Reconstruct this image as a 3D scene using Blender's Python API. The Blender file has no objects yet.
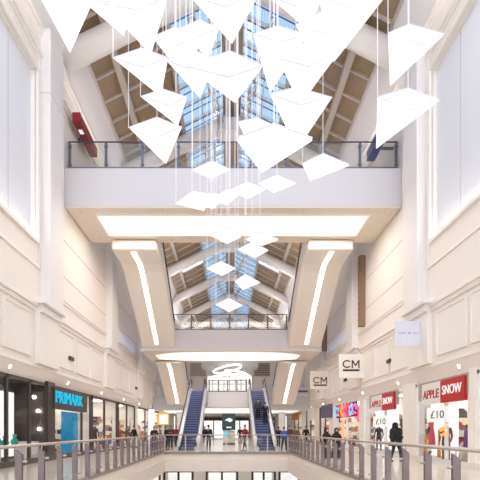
import bpy, bmesh, math, random
from mathutils import Vector, Matrix
random.seed(7)
PI = math.pi
COL = bpy.context.scene.collection
F, CU, CV, CZ = 400.0, 229.0, 430.0, 1.41      # focal length in px, vanishing point, eye height
XC = 0.2                                        # centre line of the hall
def P(u, v, y):                                 # photo point at distance y -> place in the hall
    return Vector(((u-CU)*y/F, y, CZ+(CV-v)*y/F))
def X(s, h): return XC + s*h

# ------------------------------------------------------------------ materials
def mat(name, col, rough=.5, metal=0., var=.04, scale=6., bump=0., spec=.5, coat=0.):
    m = bpy.data.materials.new(name); m.use_nodes = True
    nt = m.node_tree; b = nt.nodes['Principled BSDF']
    b.inputs['Roughness'].default_value = rough; b.inputs['Metallic'].default_value = metal
    b.inputs['Specular IOR Level'].default_value = spec
    if coat: b.inputs['Coat Weight'].default_value = coat
    tc = nt.nodes.new('ShaderNodeTexCoord'); n = nt.nodes.new('ShaderNodeTexNoise')
    n.inputs['Scale'].default_value = scale; n.inputs['Detail'].default_value = 3
    nt.links.new(tc.outputs['Object'], n.inputs['Vector'])
    r = nt.nodes.new('ShaderNodeMix'); r.data_type = 'RGBA'
    c = col
    r.inputs[6].default_value = (c[0]*(1-var), c[1]*(1-var), c[2]*(1-var), 1)
    r.inputs[7].default_value = (min(1, c[0]*(1+var)), min(1, c[1]*(1+var)), min(1, c[2]*(1+var)), 1)
    nt.links.new(n.outputs['Fac'], r.inputs[0]); nt.links.new(r.outputs[2], b.inputs['Base Color'])
    if bump:
        bp = nt.nodes.new('ShaderNodeBump'); bp.inputs['Strength'].default_value = bump
        nt.links.new(n.outputs['Fac'], bp.inputs['Height']); nt.links.new(bp.outputs['Normal'], b.inputs['Normal'])
    return m
def emit(name, col, st, var=0.):
    m = bpy.data.materials.new(name); m.use_nodes = True
    nt = m.node_tree; b = nt.nodes['Principled BSDF']
    b.inputs['Base Color'].default_value = (*[min(.8, c)*.12 for c in col], 1)
    b.inputs['Emission Color'].default_value = (*col, 1); b.inputs['Emission Strength'].default_value = st
    b.inputs['Roughness'].default_value = .5
    if var:
        tc = nt.nodes.new('ShaderNodeTexCoord'); n = nt.nodes.new('ShaderNodeTexNoise'); n.inputs['Scale'].default_value = 2.5
        nt.links.new(tc.outputs['Object'], n.inputs['Vector'])
        mr = nt.nodes.new('ShaderNodeMapRange'); mr.inputs[3].default_value = st*(1-var); mr.inputs[4].default_value = st*(1+var)
        mr.inputs[1].default_value = .3; mr.inputs[2].default_value = .7
        nt.links.new(n.outputs['Fac'], mr.inputs[0]); nt.links.new(mr.outputs[0], b.inputs['Emission Strength'])
    return m
def glass(name, tint=(1, 1, 1), refl=.08, stripes=0):
    m = bpy.data.materials.new(name); m.use_nodes = True
    nt = m.node_tree; nt.nodes.clear()
    o = nt.nodes.new('ShaderNodeOutputMaterial'); mx = nt.nodes.new('ShaderNodeMixShader')
    t = nt.nodes.new('ShaderNodeBsdfTransparent'); g = nt.nodes.new('ShaderNodeBsdfGlossy')
    t.inputs[0].default_value = (*tint, 1); g.inputs['Roughness'].default_value = .05
    mx.inputs[0].default_value = refl
    nt.links.new(t.outputs[0], mx.inputs[1]); nt.links.new(g.outputs[0], mx.inputs[2]); nt.links.new(mx.outputs[0], o.inputs[0])
    if stripes:
        tc = nt.nodes.new('ShaderNodeTexCoord'); w = nt.nodes.new('ShaderNodeTexWave'); w.inputs['Scale'].default_value = stripes
        w.bands_direction = 'X'
        nt.links.new(tc.outputs['Object'], w.inputs['Vector'])
        r = nt.nodes.new('ShaderNodeMix'); r.data_type = 'RGBA'
        r.inputs[6].default_value = (tint[0]*.84, tint[1]*.92, tint[2]*.99, 1); r.inputs[7].default_value = (*tint, 1)
        nt.links.new(w.outputs['Fac'], r.inputs[0]); nt.links.new(r.outputs[2], t.inputs[0])
    return m
M = {}
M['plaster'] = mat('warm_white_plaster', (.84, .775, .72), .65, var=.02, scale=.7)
M['plaster_cool'] = mat('cool_white_plaster', (.80, .765, .765), .65, var=.02, scale=.7)
M['trimw'] = mat('moulding_white', (.85, .80, .755), .5, var=.015)
M['groove'] = mat('groove_grey', (.52, .47, .44), .8)
M['soffit'] = mat('soffit_cream', (.80, .70, .60), .6, var=.02)
M['taupe'] = mat('taupe_fascia', (.40, .355, .31), .5)
M['recess'] = mat('recess_cool_panel', (.72, .73, .79), .6, var=.02)
M['casing'] = mat('casing_white', (.82, .75, .685), .5, var=.015)
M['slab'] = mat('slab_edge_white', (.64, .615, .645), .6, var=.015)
M['rafter'] = mat('rafter_white', (.80, .76, .74), .35, var=.02)
M['deck'] = mat('brown_roof_deck', (.29, .205, .125), .75, var=.10, scale=5)
M['purlin'] = mat('pale_purlin', (.50, .44, .39), .5)
M['rib_shadow'] = mat('painted_rib_shadow', (.16, .12, .09), .8)  # dark colour standing in for the shadow beside each roof rib
M['ridge'] = mat('ridge_bronze', (.36, .28, .21), .6)
M['bluebar'] = mat('blue_glazing_bar', (.05, .12, .34), .45)
M['whitebar'] = mat('white_glazing_bar', (.74, .78, .86), .4)
M['skyglass'] = glass('skylight_glass', (.58, .65, .71), .04, stripes=2.2)
M['clearsky'] = glass('unseen_roof_glass', (.95, .97, 1), .02)
M['glass'] = glass('rail_glass', (.95, .95, .94), .05)
M['shopglass'] = glass('shop_glass', (.97, .97, .97), .05)
M['floor'] = mat('polished_cream_floor', (.86, .77, .67), .16, var=.06, scale=1.3)
M['lowfloor'] = mat('lower_floor_tile', (.62, .54, .44), .2)
M['kerb'] = mat('grey_rail_kerb', (.33, .28, .26), .5)
M['post'] = mat('mauve_steel_post', (.25, .19, .20), .42, .45)
M['postlt'] = mat('brushed_steel', (.55, .50, .48), .3, .7)
M['handrail'] = mat('champagne_handrail', (.56, .47, .42), .3, .5)
M['darkpost'] = mat('slate_rail_post', (.13, .14, .20), .4, .4)
M['bronzerail'] = mat('bronze_rail', (.16, .12, .11), .4, .4)
M['black'] = mat('black_metal', (.02, .02, .022), .4)
M['dark'] = mat('dark_bronze_frame', (.075, .055, .05), .4, .3)
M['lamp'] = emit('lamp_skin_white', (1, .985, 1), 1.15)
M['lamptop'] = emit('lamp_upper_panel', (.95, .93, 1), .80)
M['lampframe'] = mat('lamp_frame_white', (.70, .67, .77), .5)
M['cable'] = mat('white_lamp_cable', (.86, .84, .90), .5)
M['lightbox'] = emit('ceiling_lightbox', (1, .965, .90), 1.02)
M['led'] = emit('led_strip', (1, .95, .86), 3.2)
M['cove'] = emit('cove_led', (1, .97, .93), 30)
M['bluewash'] = emit('added_blue_glow', (.25, .42, 1), 9)  # unused glow for the added blue wall tint
M['down'] = emit('downlight', (1, .9, .75), 9)
M['shoplight'] = emit('shop_ceiling_light', (1, .95, .88), 9)
M['shopwall'] = mat('shop_wall_white', (.80, .77, .73), .6)
M['red'] = mat('sign_red', (.50, .015, .015), .35)
M['redbox'] = mat('deep_red_panel', (.30, .012, .025), .35)
M['bluebox'] = mat('deep_blue_panel', (.02, .06, .28), .35)
M['white'] = mat('white_paint', (.82, .81, .80), .4)
M['lilac'] = mat('sign_lilac', (.72, .72, .84), .5)
M['merch'] = None
M['signwhite'] = mat('sign_offwhite', (.80, .77, .73), .4)
M['wletter'] = emit('white_lettering', (1, .98, .96), .9)
M['teal'] = emit('teal_lettering', (.0, .52, .78), .95)
M['tealpanel'] = emit('teal_backlit_panel', (.0, .21, .40), .9, var=.25)
M['redlet'] = mat('red_lettering', (.45, .02, .02), .4)
M['text'] = mat('dark_lettering', (.04, .04, .05), .5)
M['textblue'] = mat('navy_lettering', (.09, .10, .33), .5)
M['brownfin'] = mat('brown_timber_fin', (.25, .16, .09), .6, var=.15)
M['posterdim'] = emit('poster_paper', (1, .98, .95), .85)
M['poster'] = emit('backlit_poster', (1, .98, .95), 1.1, var=.1)
M['greensign'] = mat('dark_green_sign', (.01, .055, .055), .35)
M['step'] = mat('blue_step_tread', (.035, .045, .14), .45, .2)
M['riser'] = mat('blue_step_riser', (.03, .035, .10), .4, .2)
M['nose'] = mat('step_nosing', (.17, .20, .38), .4, .2)
M['rubber'] = mat('navy_handrail', (.015, .02, .075), .35)
M['skirt'] = mat('escalator_skirt', (.62, .64, .70), .3, .4)
M['skin'] = mat('skin', (.52, .32, .23), .5)
M['skindark'] = mat('skin_brown', (.24, .13, .08), .5)
M['hair'] = mat('dark_hair', (.02, .015, .012), .5)
M['shoe'] = mat('black_shoe', (.015, .015, .015), .4)
M['yellow'] = emit('yellow_sign', (1, .6, .1), .75)
M['orange'] = emit('orange_neon', (1, .28, .03), 1.8)
M['pink'] = emit('pink_neon', (1, .12, .32), 1.5)
M['cyan'] = emit('cyan_neon', (.05, .5, 1), 1.5)
M['nred'] = emit('red_neon', (1, .05, .04), 1.4)
def cloth(name, c): 
    if name not in M: M[name] = mat(name, c, .85, var=.1, scale=14)
    return M[name]

def merch():
    m = bpy.data.materials.new('stocked_shelves'); m.use_nodes = True; nt = m.node_tree; b = nt.nodes['Principled BSDF']
    tc = nt.nodes.new('ShaderNodeTexCoord'); mp = nt.nodes.new('ShaderNodeMapping'); mp.inputs['Scale'].default_value = (1.0, 3.2, 1.7)
    v = nt.nodes.new('ShaderNodeTexVoronoi'); v.inputs['Scale'].default_value = 2.2; v.distance = 'CHEBYCHEV'
    cr = nt.nodes.new('ShaderNodeValToRGB'); cr.color_ramp.interpolation = 'CONSTANT'
    els = [(0, (.75, .70, .62, 1)), (.25, (.05, .04, .04, 1)), (.38, (.42, .20, .08, 1)), (.5, (.8, .76, .70, 1)), (.66, (.12, .16, .22, 1)), (.78, (.75, .62, .45, 1)), (.9, (.35, .05, .05, 1))]
    cr.color_ramp.elements[0].position = 0; cr.color_ramp.elements[0].color = els[0][1]; cr.color_ramp.elements[1].position = els[1][0]; cr.color_ramp.elements[1].color = els[1][1]
    for p_, c_ in els[2:]: e_ = cr.color_ramp.elements.new(p_); e_.color = c_
    sp = nt.nodes.new('ShaderNodeSeparateColor')
    nt.links.new(tc.outputs['Object'], mp.inputs['Vector']); nt.links.new(mp.outputs[0], v.inputs['Vector']); nt.links.new(v.outputs['Color'], sp.inputs[0]); nt.links.new(sp.outputs[0], cr.inputs[0]); nt.links.new(cr.outputs[0], b.inputs['Base Color'])
    return m
M['merch'] = merch()
# ------------------------------------------------------------------ building helpers
WL = {}
def tag(o, label=None, cat=None, group=None, kind=None):
    if label: o['label'] = label
    if cat: o['category'] = cat
    if group: o['group'] = group
    if kind: o['kind'] = kind
    return o
def empty(name, loc, label=None, cat=None, group=None, kind=None, parent=None):
    o = bpy.data.objects.new(name, None); COL.objects.link(o); o.empty_display_size = .2
    o.location = loc; WL[o.name] = Vector(loc)
    return tag(o, label, cat, group, kind)
class MB:
    def __init__(s): s.v = []; s.f = []
    def add(s, vs, fs):
        n = len(s.v); s.v += [Vector(p) for p in vs]; s.f += [tuple(i+n for i in f) for f in fs]; return s
    def box(s, x0, x1, y0, y1, z0, z1):
        x0, x1 = min(x0, x1), max(x0, x1); y0, y1 = min(y0, y1), max(y0, y1); z0, z1 = min(z0, z1), max(z0, z1)
        return s.add([(x0,y0,z0),(x1,y0,z0),(x1,y1,z0),(x0,y1,z0),(x0,y0,z1),(x1,y0,z1),(x1,y1,z1),(x0,y1,z1)],
              [(0,3,2,1),(4,5,6,7),(0,1,5,4),(1,2,6,5),(2,3,7,6),(3,0,4,7)])
    def prism(s, pts, d):                       # polygon (3-D points) swept by d
        n = len(pts); a = [Vector(p) for p in pts]; b = [p+Vector(d) for p in a]
        return s.add(a+b, [tuple(range(n-1, -1, -1)), tuple(range(n, 2*n))] + [(i, (i+1) % n, n+(i+1) % n, n+i) for i in range(n)])
    def tube(s, pts, r, n=8, cap=True, rz=None):
        pts = [Vector(p) for p in pts]; rings = []
        up = Vector((0, 0, 1))
        for i, p in enumerate(pts):
            t = (pts[min(i+1, len(pts)-1)]-pts[max(i-1, 0)]).normalized()
            a = t.cross(up)
            if a.length < 1e-3: a = t.cross(Vector((0, 1, 0)))
            a.normalize(); b = a.cross(t)
            rr = r[i] if isinstance(r, (list, tuple)) else r
            rings.append([p+a*math.cos(2*PI*k/n)*rr+b*math.sin(2*PI*k/n)*(rz or rr) for k in range(n)])
        vs = [q for g in rings for q in g]; fs = []
        for i in range(len(pts)-1):
            for k in range(n):
                fs.append((i*n+k, i*n+(k+1) % n, (i+1)*n+(k+1) % n, (i+1)*n+k))
        if cap: fs += [tuple(range(n-1, -1, -1)), tuple(range((len(pts)-1)*n, len(pts)*n))]
        return s.add(vs, fs)
    def strip(s, prof, x0, x1):                 # profile in (y,z) closed, swept along x
        return s.prism([(x0, y, z) for y, z in prof], (x1-x0, 0, 0))
    def lathe(s, c, prof, n=16):
        c = Vector(c); vs = []
        for r, z in prof: vs += [c+Vector((r*math.cos(2*PI*k/n), r*math.sin(2*PI*k/n), z)) for k in range(n)]
        fs = [(i*n+k, i*n+(k+1) % n, (i+1)*n+(k+1) % n, (i+1)*n+k) for i in range(len(prof)-1) for k in range(n)]
        fs += [tuple(range(n-1, -1, -1)), tuple(range((len(prof)-1)*n, len(prof)*n))]
        return s.add(vs, fs)
    def build(s, name, m, parent=None, smooth=False, bevel=0, label=None, cat=None, group=None, kind=None):
        if parent is not None: org = WL[parent.name]
        else:
            xs = [p.x for p in s.v]; ys = [p.y for p in s.v]; zs = [p.z for p in s.v]
            org = Vector(((min(xs)+max(xs))/2, (min(ys)+max(ys))/2, min(zs)))
        me = bpy.data.meshes.new(name); me.from_pydata([tuple(p-org) for p in s.v], [], s.f)
        bm = bmesh.new(); bm.from_mesh(me); bmesh.ops.recalc_face_normals(bm, faces=bm.faces); bm.to_mesh(me); bm.free()
        for mm in (m if isinstance(m, list) else [m]): me.materials.append(mm)
        if smooth:
            for p in me.polygons: p.use_smooth = True
        o = bpy.data.objects.new(name, me); COL.objects.link(o)
        if parent is not None: o.parent = parent
        else: o.location = org
        WL[o.name] = Vector(org)
        if bevel:
            b = o.modifiers.new('bevel', 'BEVEL'); b.width = bevel; b.segments = 2; b.limit_method = 'ANGLE'
        return tag(o, label, cat, group, kind)
def struct(o): o['kind'] = 'structure'; return o
def box(name, m, dims, parent=None, bevel=0, **k): return MB().box(*dims).build(name, m, parent, bevel=bevel, **k)
def copy_tree(o, parent=None):
    c = o.copy(); COL.objects.link(c)
    if parent is not None: c.parent = parent
    WL[c.name] = WL.get(o.name, Vector((0, 0, 0)))
    for ch in [q for q in bpy.data.objects if q.parent == o]: copy_tree(ch, c)
    return c
def text(name, s, m, size, center, right, up, parent, extrude=.01, w=None, label=None, bold=0):
    cu = bpy.data.curves.new('t', 'FONT'); cu.body = s; cu.size = 1; cu.extrude = .02; cu.align_x = 'CENTER'; cu.align_y = 'CENTER'; cu.offset = bold
    o = bpy.data.objects.new('t', cu); COL.objects.link(o)
    bpy.context.view_layer.update()
    me = bpy.data.meshes.new_from_object(o.evaluated_get(bpy.context.evaluated_depsgraph_get()))
    bpy.data.objects.remove(o)
    xs = [v.co.x for v in me.vertices]; ys = [v.co.y for v in me.vertices]; zs = [v.co.z for v in me.vertices]
    cx, cy = (min(xs)+max(xs))/2, (min(ys)+max(ys))/2
    sy = size/(max(ys)-min(ys)); sx = (w/(max(xs)-min(xs))) if w else sy
    R, U = Vector(right).normalized(), Vector(up).normalized(); N = R.cross(U); C = Vector(center)-WL[parent.name]
    for v in me.vertices:
        v.co = C + R*((v.co.x-cx)*sx) + U*((v.co.y-cy)*sy) + N*(v.co.z/.02*extrude)
    me.materials.clear(); me.materials.append(m)
    ob = bpy.data.objects.new(name, me); COL.objects.link(ob); ob.parent = parent; WL[ob.name] = WL[parent.name]
    if label: ob['label'] = label
    return ob
def skin(name, pts, edges, rad, m, parent, sub=1, root=0):
    me = bpy.data.meshes.new('s'); me.from_pydata([tuple(p) for p in pts], edges, [])
    o = bpy.data.objects.new('s', me); COL.objects.link(o)
    md = o.modifiers.new('skin', 'SKIN')
    if not me.skin_vertices: bpy.context.view_layer.update()
    sv = me.skin_vertices[0].data
    for i, r in enumerate(rad):
        rr = r if isinstance(r, (tuple, list)) else (r, r)
        sv[i].radius = rr; sv[i].use_root = (i == root)
    md.use_smooth_shade = True
    s = o.modifiers.new('sub', 'SUBSURF'); s.levels = sub; s.render_levels = sub
    bpy.context.view_layer.update()
    e = bpy.data.meshes.new_from_object(o.evaluated_get(bpy.context.evaluated_depsgraph_get()))
    bpy.data.objects.remove(o)
    e.materials.clear(); e.materials.append(m)
    for p in e.polygons: p.use_smooth = True; p.material_index = 0
    ob = bpy.data.objects.new(name, e); COL.objects.link(ob); ob.parent = parent; WL[ob.name] = WL[parent.name]
    return ob

# ------------------------------------------------------------------ floors and void
VX0, VX1, VY0, VY1 = -4.02, 3.70, 4.0, 25.1
Y0, Y1 = -5.0, 90.0
HW, HS = 8.3, 8.5                              # half widths of wall and shop plane
f = MB()
f.box(X(-1, 15), VX0, Y0, 60, -.45, 0); f.box(VX1, X(1, 15), Y0, 60, -.45, 0)
f.box(VX0, VX1, Y0, VY0, -.45, 0); f.box(VX0, VX1, VY1, 60, -.45, 0)
struct(f.build('floor', M['floor']))
f = MB()                                        # deep slab edge and ceiling round the void
f.box(X(-1, 9), VX0+.02, Y0, 60, -1.2, -.45); f.box(VX1-.02, X(1, 9), Y0, 60, -1.2, -.45); f.box(VX0, VX1, VY1+.0, 60, -1.2, -.45)
struct(f.build('trim_1', M['plaster']))
k = MB(); k.box(VX0-.12, VX0+.05, VY0, VY1+.05, -.02, .07); k.box(VX1-.05, VX1+.12, VY0, VY1+.05, -.02, .07); k.box(VX0-.12, VX1+.12, VY1-.05, VY1+.12, -.10, .05)
struct(k.build('trim_2', M['kerb']))
struct(box('floor', M['lowfloor'], (X(-1, 9.2), X(1, 9.2), Y0, 40, -5.6, -5.2)))

# ------------------------------------------------------------------ side walls
bays = [8.1, 17.2, 26.3, 35.4, 44.5, 53.6, 62.7, 71.8]
for s, side in ((-1, 'left'), (1, 'right')):
    w = MB()
    RY0, RY1, RZ0, RZ1 = 10.0, 16.75, 9.4, 16.5
    o = HW+.5
    # face from fascia foot to roof, with the recess left open
    w.box(X(s, HW), X(s, o), Y0, RY0, 4.05, 18.7)
    w.box(X(s, HW), X(s, o), RY0, RY1, 4.05, RZ0)
    w.box(X(s, HW), X(s, o), RY0, RY1, RZ1, 18.7)
    w.box(X(s, HW), X(s, o), RY1, Y1, 4.05, 18.7)
    struct(box('wall_'+side, M['recess'], (X(s, HW+.2), X(s, o), RY0+.01, RY1-.01, RZ0+.01, RZ1-.01)))
    # sloped soffit down to the shopfront heads
    w.prism([(X(s, HW), Y0, 4.05), (X(s, HS+.05), Y0, 3.55), (X(s, HS+.5), Y0, 3.55), (X(s, HS+.5), Y0, 4.05)], (0, 60-Y0, 0))
    # lower level walls
    w.box(X(s, 8.9), X(s, 9.2), Y0, 40, -5.2, -1.2)
    struct(w.build('wall_'+side, M['plaster']))
    # mouldings
    t = MB()
    def band(h, z0, z1, y0=Y0, y1=Y1): t.box(X(s, HW-h), X(s, HW+.05), y0, y1, z0, z1)
    band(.10, 18.35, 18.7); band(.20, 18.55, 18.72); band(.06, 17.2, 17.35); band(.12, 17.35, 17.5)
    band(.16, 6.55, 6.72); band(.08, 6.38, 6.55); band(.05, 7.55, 7.68, 17.3); band(.09, 7.68, 7.80, 17.3)
    band(.04, 4.05, 4.18)
    # frame around the big recess
    fr = .12
    t.box(X(s, HW-fr), X(s, HW+.02), RY0-.2, RY1, RZ0-.16, RZ0); t.box(X(s, HW-.06), X(s, HW+.02), RY0-.2, RY1+.25, 8.25, 8.4)
    t.box(X(s, HW-fr), X(s, HW+.02), RY1, RY1+.14, RZ0-.16, RZ1+.14); t.box(X(s, HW-fr), X(s, HW+.02), RY0-.2, RY1, RZ1, RZ1+.14)
    t.box(X(s, HW-.05), X(s, HW+.02), RY1+.25, RY1+.34, 8.25, 17.2)
    struct(t.build('trim_3', M['trimw']))
    g = MB()                                    # shadow joints in the panelled upper walls
    for z in (8.9, 10.7):
        for i, y in enumerate(bays[1:-1]): g.box(X(s, HW-.012), X(s, HW+.02), y+1.45, bays[i+2]-.05, z, z+.035)
    g.box(X(s, HW+.19), X(s, HW+.21), 15.0, 15.03, RZ0, RZ1)
    struct(g.build('trim_4', M['groove']))
    # fascia panels between cornice and soffit
    p = MB()
    for yb_ in [-1.0]+bays:
        if yb_ > 60: break
        for q_ in range(3):
            a = yb_+1.62+2.27*q_; b = a+2.0
            p.box(X(s, HW-.05), X(s, HW+.01), a, b, 4.42, 6.22)
            for (q0, q1, z0, z1) in ((a, b, 4.42, 4.50), (a, b, 6.14, 6.22), (a, a+.09, 4.5, 6.14), (b-.09, b, 4.5, 6.14)):
                p.box(X(s, HW-.09), X(s, HW-.05), q0, q1, z0, z1)
        p.box(X(s, HW-.22), X(s, HW+.01), yb_-.5, yb_+1.4, 4.2, 6.36)
    struct(p.build('trim_5', M['trimw']))
    # piers above the cornice with corbel foot
    for y in bays:
        q = MB(); q.box(X(s, HW-.42), X(s, HW+.05), y, y+1.4, 6.75, 18.7)
        q.box(X(s, HW-.5), X(s, HW+.05), y-.7, y+1.48, 6.66, 6.86); q.box(X(s, HW-.35), X(s, HW+.05), y-.5, y+1.40, 6.35, 6.66)
        q.box(X(s, HW-.47), X(s, HW+.05), y-.05, y+1.45, 15.9, 15.96)
        struct(q.build('trim_6', M['plaster_cool'], bevel=.03))
    # cove lights at the foot and the sides of the recess
    c = MB(); c.box(X(s, HW+.08), X(s, HW+.13), RY0+.1, RY1-.3, RZ0+.01, RZ0+.05)
    c.build('cove_light', M['cove'], label=f'hidden light line glowing along the foot of the tall recess in the {side} wall', cat='light')
# the blue tint on the bay behind the first bridge comes from added lamps
# (these added blue fills are set with the other lamps)

# ------------------------------------------------------------------ roof
def rz(h): return 20.2+.51*(HW-h)
ct = MB()
for s in (-1, 1):
    ct.prism([(X(s, HW), 14, 18.7), (X(s, 7.5), 14, rz(7.5)-.02), (X(s, 7.6), 14, rz(7.6)+.3), (X(s, HW+.5), 14, 18.9), (X(s, HW+.5), 14, 18.7)], (0, Y1-14, 0))
struct(ct.build('ceiling', M['plaster_cool']))
for s in (-1, 1):
    d = MB()
    segs = [(14, 37.6+3.4)]; q_ = 37.6
    while q_ < 80: segs.append((q_+4.3, q_+9.1+3.4)); q_ += 9.1
    for a, b in segs: d.prism([(X(s, 6.2), a, rz(6.2)), (X(s, 3.4), a, rz(3.4)), (X(s, 3.4), a, rz(3.4)+.12), (X(s, 6.2), a, rz(6.2)+.12)], (0, min(b, Y1)-a, 0))
    d.prism([(X(s, 7.55), 14, rz(7.55)), (X(s, 6.2), 14, rz(6.2)), (X(s, 6.2), 14, rz(6.2)+.12), (X(s, 7.55), 14, rz(7.55)+.12)], (0, Y1-14, 0))
    struct(d.build('ceiling', M['deck']))
    pu = MB(); dk = MB(); bb = MB(); wb = MB()
    def slope(mb, h0, h1, y0, y1, dz0, dz1):
        mb.prism([(X(s, h0), y0, rz(h0)+dz0), (X(s, h1), y0, rz(h1)+dz0), (X(s, h1), y0, rz(h1)+dz1), (X(s, h0), y0, rz(h0)+dz1)], (0, y1-y0, 0))
    y = 14.2
    while y < Y1:
        slope(pu, 7.5, 3.45, y, y+.10, -.16, 0); slope(dk, 7.5, 3.45, y+.10, y+.17, -.10, 0)  # dk strips are shadow painted along the ribs
        slope(wb, 3.3, .65, y-.05, y+.07, -.16, 0); slope(bb, 3.3, .65, y+.07, y+.19, -.14, 0)
        slope(bb, 3.3, .65, y+.75, y+.79, -.05, 0)
        y += 1.516
    slope(pu, 6.36, 6.06, 14, Y1, -.30, 0); slope(pu, 3.5, 3.3, 14, Y1, -.26, 0.1); slope(pu, 7.56, 7.44, 14, Y1, -.16, 0)
    slope(wb, 2.06, 1.98, 14, Y1, -.1, 0)
    struct(pu.build('trim_7', M['purlin'])); struct(dk.build('trim_7', M['rib_shadow'])); struct(bb.build('trim_8', M['bluebar'])); struct(wb.build('trim_8', M['whitebar']))
    gl = MB(); slope(gl, 3.4, .6, 14, Y1, .0, .02); struct(gl.build('window_%d' % (1 if s < 0 else 2), M['skyglass']))
    gl = MB(); slope(gl, 8.3, .6, 3, 13.95, .0, .02); struct(gl.build('window_%d' % (3 if s < 0 else 4), M['clearsky']))  # unseen near roof, made all glass to let more sky light in
r = MB(); r.box(XC-.62, XC-.3, 3, Y1, rz(.65)-.3, rz(0)); r.box(XC-.2, XC+.2, 3, Y1, rz(.65)-.22, rz(0)); r.box(XC+.3, XC+.62, 3, Y1, rz(.65)-.3, rz(0)); 
struct(r.build('trim_9', M['ridge']))
r = MB(); r.box(XC-.31, XC-.19, 3, Y1, rz(.65)-.25, rz(0)-.05); r.box(XC+.19, XC+.31, 3, Y1, rz(.65)-.25, rz(0)-.05)
struct(r.build('trim_10', M['purlin']))
ordn = ['out of sight above the lamps', 'nearest the camera', 'second from the camera', 'third from the camera', 'fourth from the camera', 'fifth from the camera', 'sixth from the camera', 'seventh from the camera', 'last before the end wall']
for i in range(9):
    y = 10.3+9.1*i
    t = empty('roof_beam', (XC, y, 18.7), 'white chevron roof beam rising from both walls to the ridge, ' + ordn[i] if i else 'white chevron roof beam overhead, '+ordn[0], 'roof beam', 'white chevron roof beams')
    for s in (-1, 1):
        b = MB(); n = 14
        def ring(h, zc, ry, rzz): return [Vector((X(s, h), y+ry*math.cos(2*PI*k/n), zc+rzz*math.sin(2*PI*k/n))) for k in range(n)]
        r0 = ring(HW+.1, 18.7+.62-.05, .55, .62); r1 = ring(.4, 18.7+.51*(HW-.4)+.55, .5, .55)
        b.add(r0+r1, [(k, (k+1) % n, n+(k+1) % n, n+k) for k in range(n)]+[tuple(range(n)), tuple(range(n, 2*n))])
        b.build('beam_half', M['rafter'], t, smooth=True)
        br = MB(); br.box(X(s, HW+.05), X(s, HW-.25), y-.5, y+.5, 18.5, 18.85); br.build('bracket', M['rafter'], t, bevel=.06)
    nd = MB(); nd.prism([(XC-1.0, y-.55, 22.35), (XC+1.0, y-.55, 22.35), (XC+.75, y-.55, 23.3), (XC-.75, y-.55, 23.3)], (0, 1.1, 0)); nd.build('apex_plate', M['rafter'], t, bevel=.05)
    for s in (-1, 1):                            # perforated raking struts by the ridge
        a = Vector((X(s, .75), y-.4, 22.9)); e = Vector((X(s, 2.2), y-7.4, 23.15)); L = MB()
        d = (e-a); N = 11
        side_v = Vector((d.y, -d.x, 0)).normalized()*.17
        for sg in (-1, 1): L.tube([a+side_v*sg, e+side_v*sg], .045, 6)
        for q in range(N):
            p0 = a+d*(q/N); p1 = a+d*((q+1)/N)
            L.tube([p0+side_v, p1-side_v], .04, 5); L.tube([p1-side_v, p1+side_v], .04, 5)
        L.build('lattice_strut', M['purlin'], t)

# end block and upper gable
e = MB(); e.box(X(-1, HW), X(1, HW), Y1-.3, Y1, 0, 24.4); struct(e.build('wall_far', M['plaster_cool']))
e = MB(); 
e.box(X(-1, HW), -3.3, 60, 60.4, 0, 15.2); e.box(3.5, X(1, HW), 60, 60.4, 0, 15.2); e.box(-3.3, 3.5, 60, 60.4, 0, 5); e.box(-3.3, 3.5, 60, 60.4, 9.6, 15.2)
struct(e.build('wall_end', M['plaster']))
struct(box('floor', M['slab'], (X(-1, HW), X(1, HW), 60.4, Y1-.3, 14.8, 15.2)))

# ------------------------------------------------------------------ bridges
def rail_glass(parent, x0, x1, y, z0, hgt, n, mp, mr, glassm='glass', pw=.05, pd=.09, xs=None):
    xs = xs or [x0+(x1-x0)*i/n for i in range(n+1)]
    for i, x in enumerate(xs):
        b = MB(); b.box(x-pw, x+pw, y-pd, y+pd, z0, z0+hgt-.02); b.box(x-pw-.05, x+pw+.05, y-.03, y+.03, z0+hgt*.80, z0+hgt*.86); b.box(x-pw-.05, x+pw+.05, y-.03, y+.03, z0+hgt*.15, z0+hgt*.21)
        b.build('post', mp, parent, bevel=.008)
    for i in range(len(xs)-1):
        box('glass_panel', M[glassm], (xs[i]+pw+.02, xs[i+1]-pw-.02, y-.008, y+.008, z0+.06, z0+hgt-.1), parent)
    MB().tube([(xs[0]-.08, y, z0+hgt), (xs[-1]+.08, y, z0+hgt)], .035, 10).build('handrail', mr, parent, smooth=True)
    box('base_channel', mp, (xs[0]-.08, xs[-1]+.08, y-.06, y+.06, z0-.02, z0+.11), parent)
b1 = empty('footbridge', (XC, 19.7, 12.4), 'wide white bridge high across the hall, nearer of the two', 'bridge')
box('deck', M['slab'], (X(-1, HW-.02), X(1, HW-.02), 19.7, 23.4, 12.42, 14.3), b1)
box('soffit', M['soffit'], (X(-1, HW-.05), X(1, HW-.05), 19.72, 23.38, 12.36, 12.415), b1)
lb = MB(); lb.box(-6.72, 7.12, 20.35, 22.45, 12.30, 12.37); 
q = lb.build('light_panel', M['lightbox'], b1)
fr = MB(); fr.box(-6.82, -6.72, 20.25, 22.55, 12.3, 12.38); fr.box(7.12, 7.22, 20.25, 22.55, 12.3, 12.38); fr.box(-6.72, 7.12, 20.25, 20.35, 12.3, 12.38); fr.box(-6.72, 7.12, 22.45, 22.55, 12.3, 12.38)
fr.build('light_frame', M['trimw'], b1)
jn = MB()
for x in (-7.4, 7.8, -3.3, 3.7): jn.box(x-.01, x+.01, 19.75, 20.2, 12.352, 12.366); jn.box(x-.01, x+.01, 22.6, 23.3, 12.352, 12.366)
jn.build('soffit_joint', M['groove'], b1)
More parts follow.
